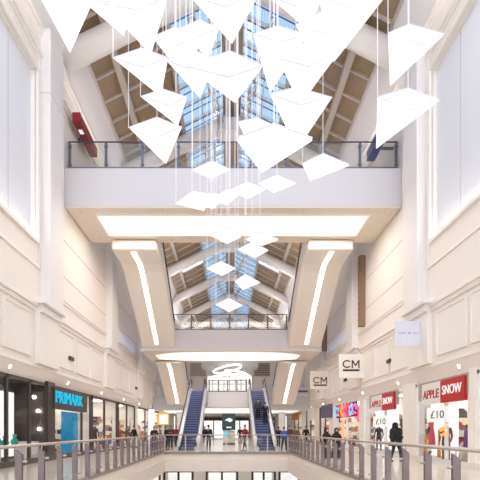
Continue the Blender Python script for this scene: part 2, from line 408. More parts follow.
for yy, nm in ((19.85, 'front'), (23.25, 'rear')):
    rt = empty('glass_balustrade', (XC, yy, 14.3), f'glass balustrade with slate posts along the {nm} edge of the nearer high bridge', 'balustrade')
    rail_glass(rt, X(-1, 8.1), X(1, 8.1), yy, 14.32, 1.38, 9, M['darkpost'], M['darkpost'], pw=.042)
b2 = empty('footbridge', (XC, 31.1, 7.6), 'second white bridge farther down the hall above the blue escalators', 'bridge')
box('deck', M['slab'], (X(-1, 7.1), X(1, 7.0), 31.1, 36.0, 7.62, 9.2), b2)
box('soffit', M['soffit'], (X(-1, 7.1), X(1, 7.0), 31.12, 36.0, 7.56, 7.615), b2)
lb = MB(); c = XC-.3; arc = []
for i in range(17):
    t_ = i/16*2-1; arc.append((c+5.9*t_, 31.5+1.3*abs(t_)**4, 7.5))
lb.prism(arc+[(c+5.9*(1-2*i/16), 35.3-.9*abs(1-2*i/16)**4, 7.5) for i in range(17)], (0, 0, .06))
lb.build('light_panel', M['lightbox'], b2)
# lit lip on the near edge
rt = empty('glass_balustrade', (XC, 31.3, 9.2), 'bronze railed glass balustrade on the second bridge below the far skylight', 'balustrade')
rail_glass(rt, -4.4, 4.5, 31.3, 9.2, 1.25, 6, M['bronzerail'], M['bronzerail'], pw=.04)

# inclined escalator casings, seen from below, with a light line on each
def casing(s, h0, h1, prof, th, label, strip_h):
    t = empty('escalator_casing', (X(s, (h0+h1)/2), prof[-1][0], prof[-1][1]), label, 'escalator', 'white escalator undersides')
    top = [(y, min(z+th, 12.33) if y < 23.45 else (min(z+th, 7.48) if 33 < y < 36.05 else z+th)) for y, z in prof]
    MB().strip(prof+top[::-1], X(s, h0), X(s, h1)).build('casing', M['casing'], t, bevel=.12)
    pr_ = prof[2:]                              # the glass sides begin clear of the bridge
    for h in (h0, h1):
        MB().strip([(y, z+th) for y, z in pr_]+[(y, z+th+.85) for y, z in pr_[::-1]], X(s, h+.08 if h == h0 else h-.08), X(s, h+.1 if h == h0 else h-.1)).build('balustrade_panel', M['glass'], t)
        MB().tube([(X(s, h+.09 if h == h0 else h-.09), y, z+th+.88) for y, z in pr_], .045, 8).build('handrail', M['rubber'], t, smooth=True)
    d = .03; ins = [(y, z) for y, z in prof]
    ins[0] = (prof[0][0]+.3, prof[0][1]+(prof[1][1]-prof[0][1])*.3); a, b = Vector((0, *prof[-2])), Vector((0, *prof[-1])); e_ = b-(b-a).normalized()*.4; ins[-1] = (e_.y, e_.z)
    MB().strip([(y, z-d) for y, z in ins]+[(y, z+.02) for y, z in ins[::-1]], X(s, strip_h-.14), X(s, strip_h+.14)).build('light_line', M['led'], t)
for s, side in ((-1, 'left'), (1, 'right')):
    casing(s, 4.35, 6.95, [(22.9, 11.75), (23.42, 11.75), (23.46, 11.75), (24.9, 11.75), (25.6, 11.5), (31.07, 7.8)], 1.2, f'cream escalator underside with bent light line sloping down on the {side}, above the second bridge', 5.75)
    casing(s, 4.35, 6.75, [(35.2, 7.3), (36.02, 7.28), (36.06, 7.28), (36.9, 7.0), (42.3, 4.05)], 1.1, f'cream escalator underside with light line sloping down on the {side}, below the second bridge', 5.6)
    if s > 0: pass
# brown fins on the right wall behind the first bridge
for i, (yy, z0, z1, lb_) in enumerate([(24.9, 7.9, 12.3, 'tall brown vertical fin on the right wall just behind the nearer bridge'), (34.7, 8.3, 13.2, 'shorter looking brown vertical fin on the right wall farther behind the bridge')]):
    fin = MB(); fin.box(X(1, HW-.35), X(1, HW), yy, yy+.35, z0, z1)
    for k_ in range(12): fin.box(X(1, HW-.38), X(1, HW-.34), yy-.02, yy+.37, z0+(z1-z0)*k_/12, z0+(z1-z0)*k_/12+.05)
    fin.build('wall_fin', M['brownfin'], label=lb_, cat='wall fin')

# red and blue long boxes on the upper walls
rb = empty('banner_box', (-7.2, 20.9, 16.4), 'long dark red box fixed high along the left wall behind the glass balustrade', 'banner')
box('panel', M['redbox'], (-7.83, -7.43, 19.95, 22.6, 16.8, 17.27), rb, bevel=.02)
box('emblem', M['wletter'], (-7.73, -7.53, 20.5, 20.8, 16.785, 16.8), rb, label='small white mark')
box('bracket', M['darkpost'], (-8.09, -7.83, 21.4, 21.5, 16.95, 17.05), rb)
bl = empty('banner_box', (7.9, 20.9, 15.9), 'dark blue box high on the right wall behind the lowest right lamp tip', 'banner')
box('panel', M['bluebox'], (7.32, 7.74, 19.95, 21.3, 15.7, 16.2), bl, bevel=.02)
box('bracket', M['darkpost'], (7.74, 8.49, 20.6, 20.7, 15.9, 16.0), bl)
rs = empty('shop_sign', (-6.9, 25.2, 15.0), 'small dark red sign with white mark seen through the bridge glass on the left', 'sign')
box('board', M['redbox'], (-9+.9, -6.9, 25.1, 25.2, 15.75, 16.1), rs); box('mark', M['wletter'], (-7.7, -7.3, 25.07, 25.1, 15.85, 16.0), rs)

# ------------------------------------------------------------------ level two gallery and its end
l2 = MB(); l2.box(X(-1, HW), X(1, HW), 42.6, 60, 3.5, 4.95); 
l2.box(-2.0, 1.75, 37.1, 42.6, 3.5, 4.95); l2.box(-3.75, -2.0, 38.0, 42.6, 3.5, 4.95); l2.box(1.75, 3.45, 38.0, 42.6, 3.5, 4.95)
struct(l2.build('floor', M['slab']))
lbx = empty('ceiling_light', (XC, 40, 3.4), 'long glowing ceiling panel under the upper gallery behind the escalators', 'light')
box('diffuser', M['lightbox'], (-7.0, 7.4, 42.7, 47.5, 3.40, 3.49), lbx); box('centre_diffuser', M['lightbox'], (-3.6, 3.3, 38.2, 42.5, 3.42, 3.49), lbx); box('frame', M['trimw'], (-7.1, 7.5, 47.5, 47.6, 3.40, 3.5), lbx)
g2 = empty('glass_balustrade', (XC, 37.3, 4.95), 'dark railed glass balustrade between the tops of the two blue escalators', 'balustrade')
rail_glass(g2, -1.85, 1.6, 37.3, 4.95, 1.1, 4, M['bronzerail'], M['bronzerail'], pw=.05)
wn = empty('window_5', (XC, 60, 5)); struct(wn)
box('pane', M['poster'], (-3.3, 3.5, 60.1, 60.15, 5.0, 9.6), wn)
wf = MB()
for i in range(9): wf.box(-3.3+.85*i-.05, -3.3+.85*i+.05, 59.95, 60.08, 5, 9.6)
for z in (5.0, 6.1, 7.2, 8.3, 9.5): wf.box(-3.3, 3.5, 59.95, 60.08, z-.04, z+.04)
wf.build('window_frame', M['purlin'], wn)
for x0, x1, m_, sd in ((-5.8, -3.5, 'purlin', 'left'), (3.8, 6.1, 'brownfin', 'right')):
    pn = empty('wall_panel', ((x0+x1)/2, 59.9, 9.5), f'slatted brown panel high on the end wall {sd} of the bright window', 'wall panel')
    box('backing', M[m_], (x0, x1, 59.8, 59.95, 9.5, 11.4), pn)
    sl = MB()
    for i in range(7): sl.box(x0, x1, 59.72, 59.8, 9.55+.27*i, 9.65+.27*i)
    sl.build('slats', M['purlin'], pn)
# curved white ceiling edge and looped chandelier
cv = MB(); n = 20
outer = [(-3.6+7.4*i/n, 52+1.4*math.sin(PI*i/n)*-1, 9.6) for i in range(n+1)]
cv.prism(outer+[(3.8, 55, 9.6), (-3.6, 55, 9.6)], (0, 0, .7)); cv.build('ceiling_raft', M['white'], label='curved white ceiling raft hanging before the bright end window', cat='ceiling panel')
rdm = MB()
for x in (-2.5, 2.7): rdm.tube([(x, 53.5, 10.3), (x, 53.5, 22)], .03, 6)
rdm.build('hanging_rod', M['postlt'], bpy.data.objects['ceiling_raft'])
ch = empty('chandelier', (XC, 49, 8), 'looped white chandelier hanging in front of the bright end window', 'chandelier')
for (cx, z, rx_, rz_, tl) in ((-.4, 8.9, 1.7, .5, .35), (.8, 8.3, 1.5, .45, -.3), (-.2, 8.0, 2.2, .35, .2)):
    pts = [(XC+cx+rx_*math.cos(a), 49+.8*math.sin(a), z+rz_*math.sin(a)+tl*math.cos(a)) for a in [2*PI*i/28 for i in range(29)]]
    MB().tube(pts, .10, 8, cap=False).build('loop', M['led'], ch, smooth=True)
MB().tube([(XC, 49, 9), (XC, 49, 22)], .02, 6).build('rod', M['postlt'], ch)

# ------------------------------------------------------------------ blue escalators
def escalator(x, label):
    t = empty('escalator', (x, 26.8, 0), label, 'escalator', 'blue stepped escalators')
    W = .50; run, rise, N = .352, .198, 25; y0 = 27.7
    yt = y0+run*N
    base = [(26.8, 0), (y0, 0), (yt, 4.95), (yt+1.0, 4.95)]
    # truss / casing
    for sg in (-1, 1):
        a = x+sg*(W+.03); b = x+sg*(W+.30)
        MB().strip([(26.6, 0), (26.6, .28), (y0-.1, .3), (yt-.1, 5.25), (yt+1.1, 5.25), (yt+1.1, 4.2), (yt, 4.0), (y0+.3, -.02)], a, b).build('side_casing', M['skirt'], t, bevel=.015)
        c_ = x+sg*(W+.16)
        lo = [(26.5, .28), (y0-.1, .28), (yt-.1, 5.24), (yt+1.1, 5.24)]; hi = [(yt+1.1, 6.0), (yt-.1, 6.0), (y0-.1, 1.02), (26.5, 1.02)]
        MB().strip(lo+hi, c_-.01, c_+.01).build('balustrade_panel', M['glass'], t)
        pts = [(c_, 26.75, .35), (c_, 26.4, .45), (c_, 26.25, .72), (c_, 26.4, .98), (c_, 26.7, 1.06), (c_, y0-.1, 1.06), (c_, yt-.1, 6.05), (c_, yt+1.1, 6.05), (c_, yt+1.35, 5.8), (c_, yt+1.1, 5.4)]
        MB().tube(pts, .055, 10).build('handrail', M['rubber'], t, smooth=True)
    MB().strip([(26.8, -.3), (26.8, .01), (y0, .01), (y0, .0)] + [(yt, 4.9), (yt+1, 4.9), (yt+1, 4.3), (yt, 4.3)], x-W, x+W).build('truss', M['step'], t)
    box('comb_plate', M['postlt'], (x-W, x+W, 26.6, y0-.3, .0, .02), t)
    box('landing_plate', M['postlt'], (x-W, x+W, yt+.1, yt+1.0, 4.9, 4.96), t)
    st = MB(); yy, zz = y0, 0
    st.box(x-W, x+W, yy, yy+run+.02, zz+.0, zz+rise)
    first = st.build('step', M['riser'], t)
    tr = MB(); tr.box(x-W+.01, x+W-.01, yy-.01, yy+run, zz+rise-.012, zz+rise+.004)
    for k_ in range(1): tr.box(x-W, x+W, yy-.015, yy+.0, zz+rise-.07, zz+rise+.004)
    tread = tr.build('tread', M['nose'], first)
    for i in range(1, N):
        c1 = first.copy(); COL.objects.link(c1); c1.parent = t; c1.location = (0, run*i, rise*i)
        c2 = tread.copy(); COL.objects.link(c2); c2.parent = c1
    return t
escalator(-2.85, 'left blue escalator, empty, rising to the upper gallery')
escalator(2.55, 'right blue escalator carrying two people in dark clothes')

# ------------------------------------------------------------------ gallery railings
def railing_side(x, sgn, ys, label):
    t = empty('balustrade', (x, ys[0], 0), label, 'balustrade', 'mauve steel railings around the void')
    for y in ys:
        b = MB()
        b.prism([(x-.075, y-.02, .03), (x+.055, y-.02, .03), (x+.055, y-.02, .93), (x-.075, y-.02, 1.03)], (0, .016, 0))
        b.prism([(x-.075, y+.02, .03), (x+.055, y+.02, .03), (x+.055, y+.02, .93), (x-.075, y+.02, 1.03)], (0, .016, 0))
        p_ = b.build('post', M['post'], t)
        for z in (.28, .80): MB().tube([(x+sgn*.05, y+.008, z), (x+sgn*.14, y+.008, z)], .028, 8).build('clamp', M['postlt'], p_, smooth=True)
        MB().tube([(x-.01, y+.008, .97), (x-.01, y+.008, 1.08)], .015, 6).build('rail_pin', M['postlt'], p_, smooth=True)
    for a, b_ in zip(ys[:-1], ys[1:]):
        box('glass_panel', M['glass'], (x+sgn*.10, x+sgn*.112, a+.03, b_-.01, .12, .92), t)
    MB().tube([(x, ys[0]-1.2, 1.10), (x, 25.1, 1.10)], .034, 12).build('handrail', M['handrail'], t, smooth=True)
    return t
ysl = [25.0-.93*i for i in range(22)][::-1]
railing_side(VX0-.02, 1, [24.45-.93*i for i in range(21)][::-1], 'left gallery railing with flat mauve posts and pale handrail')
railing_side(VX1+.02, -1, [24.2-.93*i for i in range(21)][::-1], 'right gallery railing with flat mauve posts and pale handrail')
t = empty('balustrade', (XC, 25.1, 0), 'cross railing in front of the two blue escalators at the void end', 'balustrade', 'mauve steel railings around the void')
xs = [VX0+(VX1-VX0)*i/6 for i in range(7)]
for x in xs:
    b = MB(); b.box(x-.03, x+.03, 25.03, 25.17, .03, 1.03); b.build('post', M['postlt'], t, bevel=.005)
for a, b_ in zip(xs[:-1], xs[1:]): box('glass_panel', M['glass'], (a+.05, b_-.05, 25.0, 25.012, .1, .95), t)
MB().tube([(VX0, 25.1, 1.10), (VX1, 25.1, 1.10)], .034, 12).build('handrail', M['handrail'], t, smooth=True)

# ------------------------------------------------------------------ hanging lamps
WID = [1.0, 1.0, 1.121, 0.908, 0.771, 1.0, 0.767, 1.343, 1.001, 1.0, 1.003, 1.046, 1.114, 0.967, 1.27, 0.85, 0.91, 1.179, 1.059, 1.008, 0.882, 1.001, 0.999, 1.109, 1.0, 1.139, 0.789, 1.037, 0.876, 1.0, 1.03, 1.0, 0.995, 0.85]
def lamp_cable(t, p, z=None):
    h = abs(p.x-XC); top = (rz(h) if h > .7 else rz(.65)-.3)
    MB().tube([p, (p.x, p.y, top)], (.0062 if p.y < 9 else .011), 5).build('cable', M['cable'], t)
def kite(L, T, R, Mm, A, label):
    y = F*WID.pop(0)/(R[0]-L[0])
    l, tt, r_, m_, a = P(*L, y+.08), P(*T, y+.34), P(*R, y+.08), P(*Mm, y-.16), P(*A, y+.12)
    t = empty('pendant_lamp', a, label, 'lamp', 'faceted white pendant lamps')
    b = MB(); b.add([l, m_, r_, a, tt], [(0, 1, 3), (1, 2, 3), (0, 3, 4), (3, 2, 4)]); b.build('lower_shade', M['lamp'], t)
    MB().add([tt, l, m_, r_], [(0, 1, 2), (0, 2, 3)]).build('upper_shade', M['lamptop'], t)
    fr = MB(); k_ = .009
    for p, q in ((l, m_), (m_, r_), (r_, tt), (tt, l)): fr.tube([p, q], k_, 5)
    fr.build('frame', M['lampframe'], t)
    lamp_cable(t, l); lamp_cable(t, tt)
    return t
def flat(L, T, R, A, label):
    y = F*WID.pop(0)/(R[0]-L[0]); d = .30
    pts = [P(*L, y), P(*A, y+d), P(*R, y), P(*T, y-d)]
    o = sum(pts, Vector())/4
    t = empty('pendant_lamp', o, label, 'lamp', 'flat diamond pendant lamps')
    MB().prism(pts, (0, 0, .035)).build('light_panel', M['lamp'], t)
    fr = MB()
    for i in range(4): fr.tube([pts[i]+Vector((0, 0, .035)), pts[(i+1) % 4]+Vector((0, 0, .035))], .012, 5)
    fr.build('frame', M['lampframe'], t)
    lamp_cable(t, pts[0]); lamp_cable(t, pts[3])
kites = [
 ((377.5, 97), (408, 88), (440, 100), (413, 110), (376, 149), 'kite lamp lowest and farthest right, its tip over the blue box'),
 ((388, 33), (409, 24), (445, 34), (423, 45), (390, 86), 'kite lamp at far right, directly above the lowest right one'),
 ((128.5, 127.5), (157, 117), (182, 127), (152, 139), (166, 164), 'kite lamp lowest on the left, tip down to the bridge balustrade'),
 ((140.5, 96.5), (163, 89), (187, 97), (170, 106), (178, 126), 'kite lamp just above the lowest left one'),
 ((113, 58), (142, 48), (168, 58), (142, 67), (161, 97), 'kite lamp at left in front of the brown roof, left corner pointing at the wall'),
 ((186, 66), (230, 51), (263, 66), (228, 77), (235, 103), 'broad kite lamp in the middle with its tip above the apex plate'),
 ((166, 60), (190, 48), (216, 60), (190, 70), (200, 98), 'kite lamp half hidden behind the left side of the broad middle one'),
 ((188, -6), (222, -22), (259, -6), (224, 7), (232, 44), 'large kite lamp cut by the top edge at the centre, pointing straight down'),
 ((180, 28), (200, 19.5), (219, 29), (200, 36), (208, 59), 'small kite lamp under the left edge of the top centre one'),
 ((33, -16), (66, -30), (100, -14), (68, -4), (70, 53), 'biggest kite lamp in the top left corner, cut by the frame'),
 ((79, -2), (102, -16), (133, -6), (104, 2), (124, 36), 'kite lamp at the top left, second tip from the left wall'),
 ((104, 4), (136, -12), (168, -4), (138, 10), (151, 55), 'kite lamp at the top, third tip from the left wall'),
 ((152, 37), (175, 27), (202, 36), (177, 45), (187, 81), 'kite lamp between the third tip from left and the small kite lamp'),
 ((253, 34), (278, 26), (308, 35), (280, 42), (270, 93), 'long kite lamp right of centre hanging before the blue skylight'),
 ((296, 25), (330, 7), (366, 17), (328, 35), (320, 78), 'wide kite lamp right of centre, just under the top right one'),
 ((278, 58), (308, 41), (340, 50), (310, 67), (300, 106), 'kite lamp right of centre covering the brown roof edge'),
 ((270, 94), (296, 87), (332, 97.5), (300, 105), (297, 150), 'lowest of the big kite lamps right of centre'),
 ((318, -4), (350, -18), (386, -4), (352, 8), (334, 62), 'kite lamp cut by the top edge right of the centre'),
 ((268, -4), (290, -16), (324, -6), (296, 6), (308, 30), 'short kite lamp at the top edge left of the cut right one'),
]
for k_ in kites: kite(*k_)
flats = [
 ((238, 123), (257, 119), (277, 128), (250, 146), 'small tilted lamp left of the broad tilted one, tip near the balustrade'),
 ((237, 141), (274, 127), (312, 141), (262, 173), 'broad tilted lamp crossing the bridge balustrade right of centre'),
 ((302.5, 165), (323, 155), (349, 166), (310, 181), 'diamond lamp alone at right over the bridge edge'),
 ((192.5, 170.5), (212, 162), (229, 170), (211, 179), 'diamond lamp at the top edge of the bridge, left of centre'),
 ((176, 204), (192, 192), (212, 195), (204, 211), 'diamond lamp farthest left in the row before the bridge front'),
 ((200, 205), (214, 193.5), (226, 197), (213, 209), 'diamond lamp second from the left in the row before the bridge front'),
 ((212, 200), (226, 190), (239, 195), (227, 205), 'diamond lamp third from the left in the row before the bridge front'),
 ((230, 191), (247, 183), (265, 190), (248, 199), 'diamond lamp fourth from the left in the row before the bridge front'),
 ((258.5, 184), (277, 176), (296, 184), (274, 193), 'diamond lamp at the right end of the row before the bridge front'),
 ((211, 236), (227, 229), (241, 237), (227, 244), 'diamond lamp below the bridge light panel, left of the ridge'),
 ((246, 240), (260, 233), (278, 240), (262, 246), 'diamond lamp touching the rear edge of the bridge light panel, right'),
 ((238, 250), (252, 243), (268, 251), (255, 258), 'diamond lamp right below the one at the bridge rear edge'),
 ((207, 269), (221, 262), (235, 269), (222, 276), 'diamond lamp against the far roof, left of the ridge'),
 ((235, 282), (245, 275), (260, 283), (243, 290), 'diamond lamp against the far roof, right of the ridge'),
 ((216, 305), (229, 299), (242, 306), (229, 312), 'lowest diamond lamp just above the second bridge railing'),
]
for k_ in flats: flat(*k_)

# ------------------------------------------------------------------ vents on the fascias, blade signs
for s, side, ys_ in ((-1, 'left', [(20.3, 'nearest'), (27.2, 'second'), (34.5, 'third')]), (1, 'right', [(21.0, 'nearest'), (28.9, 'second'), (37.4, 'third'), (46.0, 'fourth')])):
    for y, nm in ys_:
        t = empty('speaker', (X(s, HW), y, 5.0), f'small dark speaker box on the {side} fascia, {nm} from the camera', 'speaker', 'fascia speakers')
        MB().box(X(s, HW-.15), X(s, HW-.05), y-.26, y+.26, 4.93, 5.13).build('housing', M['dark'], t, bevel=.02)
        MB().box(X(s, HW-.165), X(s, HW-.15), y-.22, y+.22, 4.96, 5.10).build('grille', M['black'], t)
def blade(u0, u1, v0, v1, y, label, txt, sub=None, m='signwhite', tm='text'):
    a, b = P(u0, v1, y), P(u1, v0, y)
    t = empty('hanging_sign', (b.x, y, a.z), label, 'sign')
    box('board', M[m], (a.x, b.x, y, y+.06, a.z, b.z), t, bevel=.01)
    box('bracket', M['postlt'], (b.x, X(1, HW)+.02, y+.01, y+.05, (a.z+b.z)/2-.04, (a.z+b.z)/2+.04), t)
    w, h = b.x-a.x, b.z-a.z; cx = (a.x+b.x)/2
    return t, cx, a.z, w, h
t, cx, z0, w, h = blade(395, 425, 321, 346, 17.35, 'pale projecting sign with tiny lettering on the right wall, nearest', None, m='lilac')
text('lettering', 'I HA  BI  A II II', M['textblue'], .055, (cx, 17.345, z0+h*.52), (1, 0, 0), (0, 0, 1), t, .004, w=w*.75)
for (u0, u1, v0, v1, y, tu0, tu1, tv0, tv1, nm) in ((339, 364, 354, 378, 25.1, 343, 359.5, 360, 368, 'larger, nearer'), (310, 330.5, 371, 389, 33.7, 313.5, 327, 377, 383.5, 'smaller, farther')):
    t, cx, z0, w, h = blade(u0, u1, v0, v1, y, f'white projecting sign reading CM on the right wall, {nm} of the two', None, m='plaster')
    a, b = P(tu0, tv1, y), P(tu1, tv0, y)
    H_, W_ = b.z-a.z, b.x-a.x; sw = H_*.155
    def stroke(mb, pts):
        for p_, q_ in zip(pts[:-1], pts[1:]):
            p_, q_ = Vector((p_[0], p_[1])), Vector((q_[0], q_[1])); d_ = (q_-p_).normalized()*sw/2; n_ = Vector((-d_.y, d_.x)); p_ = p_-d_*.4; q_ = q_+d_*.4
            mb.prism([(v_.x, y-.012, v_.y) for v_ in (p_-n_, q_-n_, q_+n_, p_+n_)], (0, .012, 0))
    cr = H_*.5-sw/2; cc = MB(); stroke(cc, [(a.x+W_*.24+cr*1.15*math.cos(g_), a.z+H_*.5+cr*math.sin(g_)) for g_ in [PI*.25+PI*1.5*i_/14 for i_ in range(15)]]); cc.build('lettering', M['text'], t, label='dark letter C')
    mm = MB(); x0_, x1_ = a.x+W_*.56, b.x-sw/2; stroke(mm, [(x0_, a.z), (x0_, b.z-sw*.3), ((x0_+x1_)/2, a.z+H_*.32), (x1_, b.z-sw*.3), (x1_, a.z)]); mm.build('lettering', M['text'], t, label='dark letter M')
    box('underline', M['text'], (a.x, b.x, y-.012, y, a.z-.20, a.z-.08), t)
t, cx, z0, w, h = blade(295, 309, 387, 396, 42.5, 'small white projecting sign with a navy bar on the right wall, farthest', None)
box('bar', M['textblue'], (cx-w*.4, cx+w*.4, 42.48, 42.5, z0+h*.4, z0+h*.62), t)
wsn = None

# ------------------------------------------------------------------ shops
def ux(u, off=0):                               # distance of a photo column on the shop plane
    s = -1 if u < CU else 1
    return abs(X(s, HS-off))*F/abs(u-CU)
def shop(s, y0, y1, label, frame='dark', mull=None, head=3.5, wallm='shopwall', litm='shoplight', light=True, depth=5.0):
    x = X(s, HS); xb = X(s, HS+depth)
    t = empty('shopfront', (x, (y0+y1)/2, 0), label, 'shopfront')
    sh = MB(); sh.box(xb, X(s, HS+depth+.1), y0, y1, 0, 3.5); sh.box(x+s*.1, xb, y0-.02, y0+.06, 0, 3.5); sh.box(x+s*.1, xb, y1-.06, y1+.02, 0, 3.5); sh.box(x+s*.05, xb, y0, y1, 3.5, 3.6)
    sh.build('interior_wall', M[wallm], t)
    if light:
        n = max(2, int((y1-y0)/2)); lp = MB()
        for i in range(n):
            c_ = y0+(y1-y0)*(i+.5)/n
            lp.box(x+s*.8, x+s*(depth-.6), c_-.3, c_+.3, 3.44, 3.49)
        lp.build('ceiling_light', M[litm], t)
    if light:
        sv = MB(); sv.box(X(s, HS+2.6), X(s, HS+3.0), y0+.5, y1-.5, .15, 2.3); sv.build('stocked_shelving', M['merch'], t, kind='stuff', label='blurred stocked shelves')
    if light: MB().box(X(s, HS+.35), X(s, HS+4.2), y1-.14, y1-.08, .15, 2.4).build('stocked_wall', M['merch'], t, label='stocked end wall of the shop')
    fr = MB(); fw = .07
    for y in [y0+fw, y1-fw]+(mull or []): fr.box(x-.05, x+.05, y-fw, y+fw, 0, head)
    fr.box(x-.05, x+.05, y0, y1, head-.12, head+.02); fr.box(x-.06, x+.06, y0, y1, 0, .22)
    fr.build('frame', M[frame], t)
    ys_ = [y0]+sorted(mull or [])+[y1]
    for a, b in zip(ys_[:-1], ys_[1:]): box('window_pane', M['shopglass'], (x-.008, x+.008, a+.08, b-.08, .22, head-.12), t)
    return t
def pier(s, y0, y1, m='plaster', lab=None):
    struct(box('trim_11', M[m], (X(s, HS-.1), X(s, HS+.6), y0, y1, 0, 3.62)))
# left row
shop(-1, 7.5, 18.1, 'dark framed shop window with white poster and star-like spotlights, nearest on the left', 'dark', [11.2, 14.9, 16.6], wallm='dark', light=False)
pier(-1, 18.1, 18.85, 'dark')
shop(-1, 18.85, 24.0, 'entrance bay below the teal lettered sign on the left', 'dark', [22.5], head=3.5)
shop(-1, 24.15, 29.6, 'dark framed clothes shop window just beyond the teal sign', 'dark', [26.6])
shop(-1, 29.9, 35.2, 'glazed shop window on the left, third beyond the teal sign', 'dark', [32.4]); pier(-1, 35.2, 36.0)
shop(-1, 36.0, 42.5, 'glazed shop window on the left near the escalators', 'dark', [39.5]); pier(-1, 42.5, 44.3, 'white')
shop(-1, 44.3, 52, 'far left shop beside the yellow sign', 'dark', [48]); pier(-1, 52, 60)
# right row
shop(1, 7.5, 13.95, 'glazed shop at the right edge with dark interior display', 'white', [10.5]); pier(1, 13.95, 14.35)
shop(1, 14.35, 18.5, 'white framed discount clothes shop at right below the large red and white sign', 'white', [16.0]); pier(1, 18.5, 19.8)
shop(1, 19.8, 25.6, 'white framed shop at right below the smaller red and white sign', 'white', [22.2]); pier(1, 25.6, 26.4)
shop(1, 26.4, 33.0, 'pink lit shop at right with the colourful neon sign', 'white', [29.5], wallm='shopwall'); pier(1, 33.0, 34.4)
shop(1, 34.4, 38.2, 'shop with dark door banner, first beyond the neon sign', 'dark', [36]); pier(1, 38.2, 40.2)
shop(1, 40.2, 44.8, 'shop with dark door frame, second beyond the neon sign', 'dark', [42.5]); pier(1, 44.8, 47.5)
shop(1, 47.5, 53, 'farthest shop on the right with dark frame', 'dark', [50]); pier(1, 53, 60)

def wall_sign(s, y0, y1, z0, z1, th=.18):
    x = X(s, HS); return (x-s*th, x-s*.02, y0, y1, z0, z1)
# teal lettered sign
t = empty('shop_sign', (X(-1, HS), 20.7, 2.4), 'dark fascia sign with glowing teal letters PRIMARK', 'sign')
ya, yb = ux(55, .2), ux(83, .2)
box('board', M['dark'], wall_sign(-1, ya, yb+.7, 2.40, 3.42), t)
text('lettering', 'PRIMARK', M['teal'], .56, (X(-1, HS)+.20, (ya+yb)/2, 2.98), (0, 1, 0), (0, 0, 1), t, .03, w=(yb-ya)*.95, bold=0)
box('poster_panel', M['tealpanel'], (X(-1, HS)-.6, X(-1, HS)-.52, ux(61, -.6), ux(78.5, -.6), .05, 2.4), label='tall teal backlit panel standing in the entrance below the teal sign', cat='display panel')
box('door_panel', M['signwhite'], (X(-1, HS)-.12, X(-1, HS)-.04, ux(80), ux(90), .05, 2.38), label='pale grey wall panel right of the teal entrance panel', cat='wall panel')
# red and white signs
for (ua, um, ub, nm) in ((422, 440.5, 464.5, 'large'), (371, 382, 394, 'smaller')):
    ya, ym, yb = ux(ua, .14), ux(um, .14), ux(ub, .14)            # far, middle, near
    t = empty('shop_sign', (X(1, HS), ym, 2.5), f'{nm} half white half red sign reading APPLE SNOW', 'sign')
    box('white_board', M['signwhite'], wall_sign(1, ym, ya, 2.52, 3.40, .14), t, label='white half of the sign'); box('red_board', M['red'], wall_sign(1, yb, ym, 2.50, 3.41, .15), t, label='red half of the sign')
    text('lettering', 'APPLE', M['redlet'], .36, (X(1, HS)-.15, (ya+ym)/2, 2.93), (0, -1, 0), (0, 0, 1), t, .01, w=(ya-ym)*.84, label='red letters APPLE', bold=.005)
    text('lettering', 'SNOW', M['wletter'], .36, (X(1, HS)-.165, (yb+ym)/2, 3.0), (0, -1, 0), (0, 0, 1), t, .01, w=(ym-yb)*.8, label='white letters SNOW')
    fr = MB(); fr.box(X(1, HS)-.06, X(1, HS)-.02, yb-.35, ya+.5, 2.72, 3.5); fr.build('fascia_panel', M['taupe'], t)
for (u0, u1, v0, v1, nm) in ((428, 450, 407, 422, 'nearer'), (374, 390, 416, 427, 'farther')):
    ya, yb = ux(u0), ux(u1); yc = (ya+yb)/2
    z1 = CZ+(CV-v0)*yc/F; z0 = CZ+(CV-v1)*yc/F
    t = empty('price_poster', (X(1, HS), yc, z0), f'white window poster reading £10 in the {nm} discount shop', 'poster')
    box('sheet', M['posterdim'], (X(1, HS)-.05, X(1, HS)-.03, yb, ya, z0, z1), t)
    text('lettering', '£10', M['text'], (z1-z0)*.5, (X(1, HS)-.055, yc, (z0+z1)/2), (0, -1, 0), (0, 0, 1), t, .004, w=(ya-yb)*.6)
for (a, b, nm) in ((16.3, 18.4, 'near'), (22.0, 25.4, 'farther')):
    box('display_wall', M['poster'], (9.30, 9.36, a, b, .25, 3.2), label=f'bright white backlit display wall behind the window of the {nm} discount shop', cat='display panel')
# sale graphic and hanging clothes in the near discount shop
t = empty('window_graphic', (X(1, HS), 15.6, 1.2), 'orange slanted graphic poster on the near discount shop window', 'poster')
g = MB(); xx = X(1, HS)-.04
def zz(v, y): return CZ+(CV-v)*y/F
yy0, yy1 = ux(441), ux(448.5)
g.prism([(xx, yy0, zz(428, yy0)), (xx, yy1, zz(425, yy1)), (xx, yy1, zz(429, yy1)), (xx, yy0, zz(432, yy0))], (.01, 0, 0))
g.prism([(xx, yy0, zz(434, yy0)), (xx, yy1, zz(431, yy1)), (xx, yy1, zz(436, yy1)), (xx, yy0, zz(436, yy0))], (.01, 0, 0))
g.build('stroke', M['orange'], t)
def hanging_dress(x, y, m, label, h=1.3, z=.5, w=.35):
    t = empty('dress', (x, y, z), label, 'clothes')
    b = MB(); n = 12
    prof = [(w*1.0, 0), (w*.85, h*.3), (w*.45, h*.62), (w*.55, h*.78), (w*.5, h*.93), (w*.15, h)]
    vs = []
    for r_, zc in prof: vs += [(x+.5*r_*math.cos(2*PI*k/n)*(.42+.06*math.sin(5*k)), y+r_*math.sin(2*PI*k/n), z+zc) for k in range(n)]
    b.add(vs, [(i*n+k, i*n+(k+1) % n, (i+1)*n+(k+1) % n, (i+1)*n+k) for i in range(len(prof)-1) for k in range(n)]+[tuple(range(n))])
    b.build('fabric', m, t, smooth=True)
    MB().tube([(x, y, z+h-.02), (x, y, z+h+.12), (x, y-.05, z+h+.17)], .012, 6).build('hanger', M['postlt'], t)
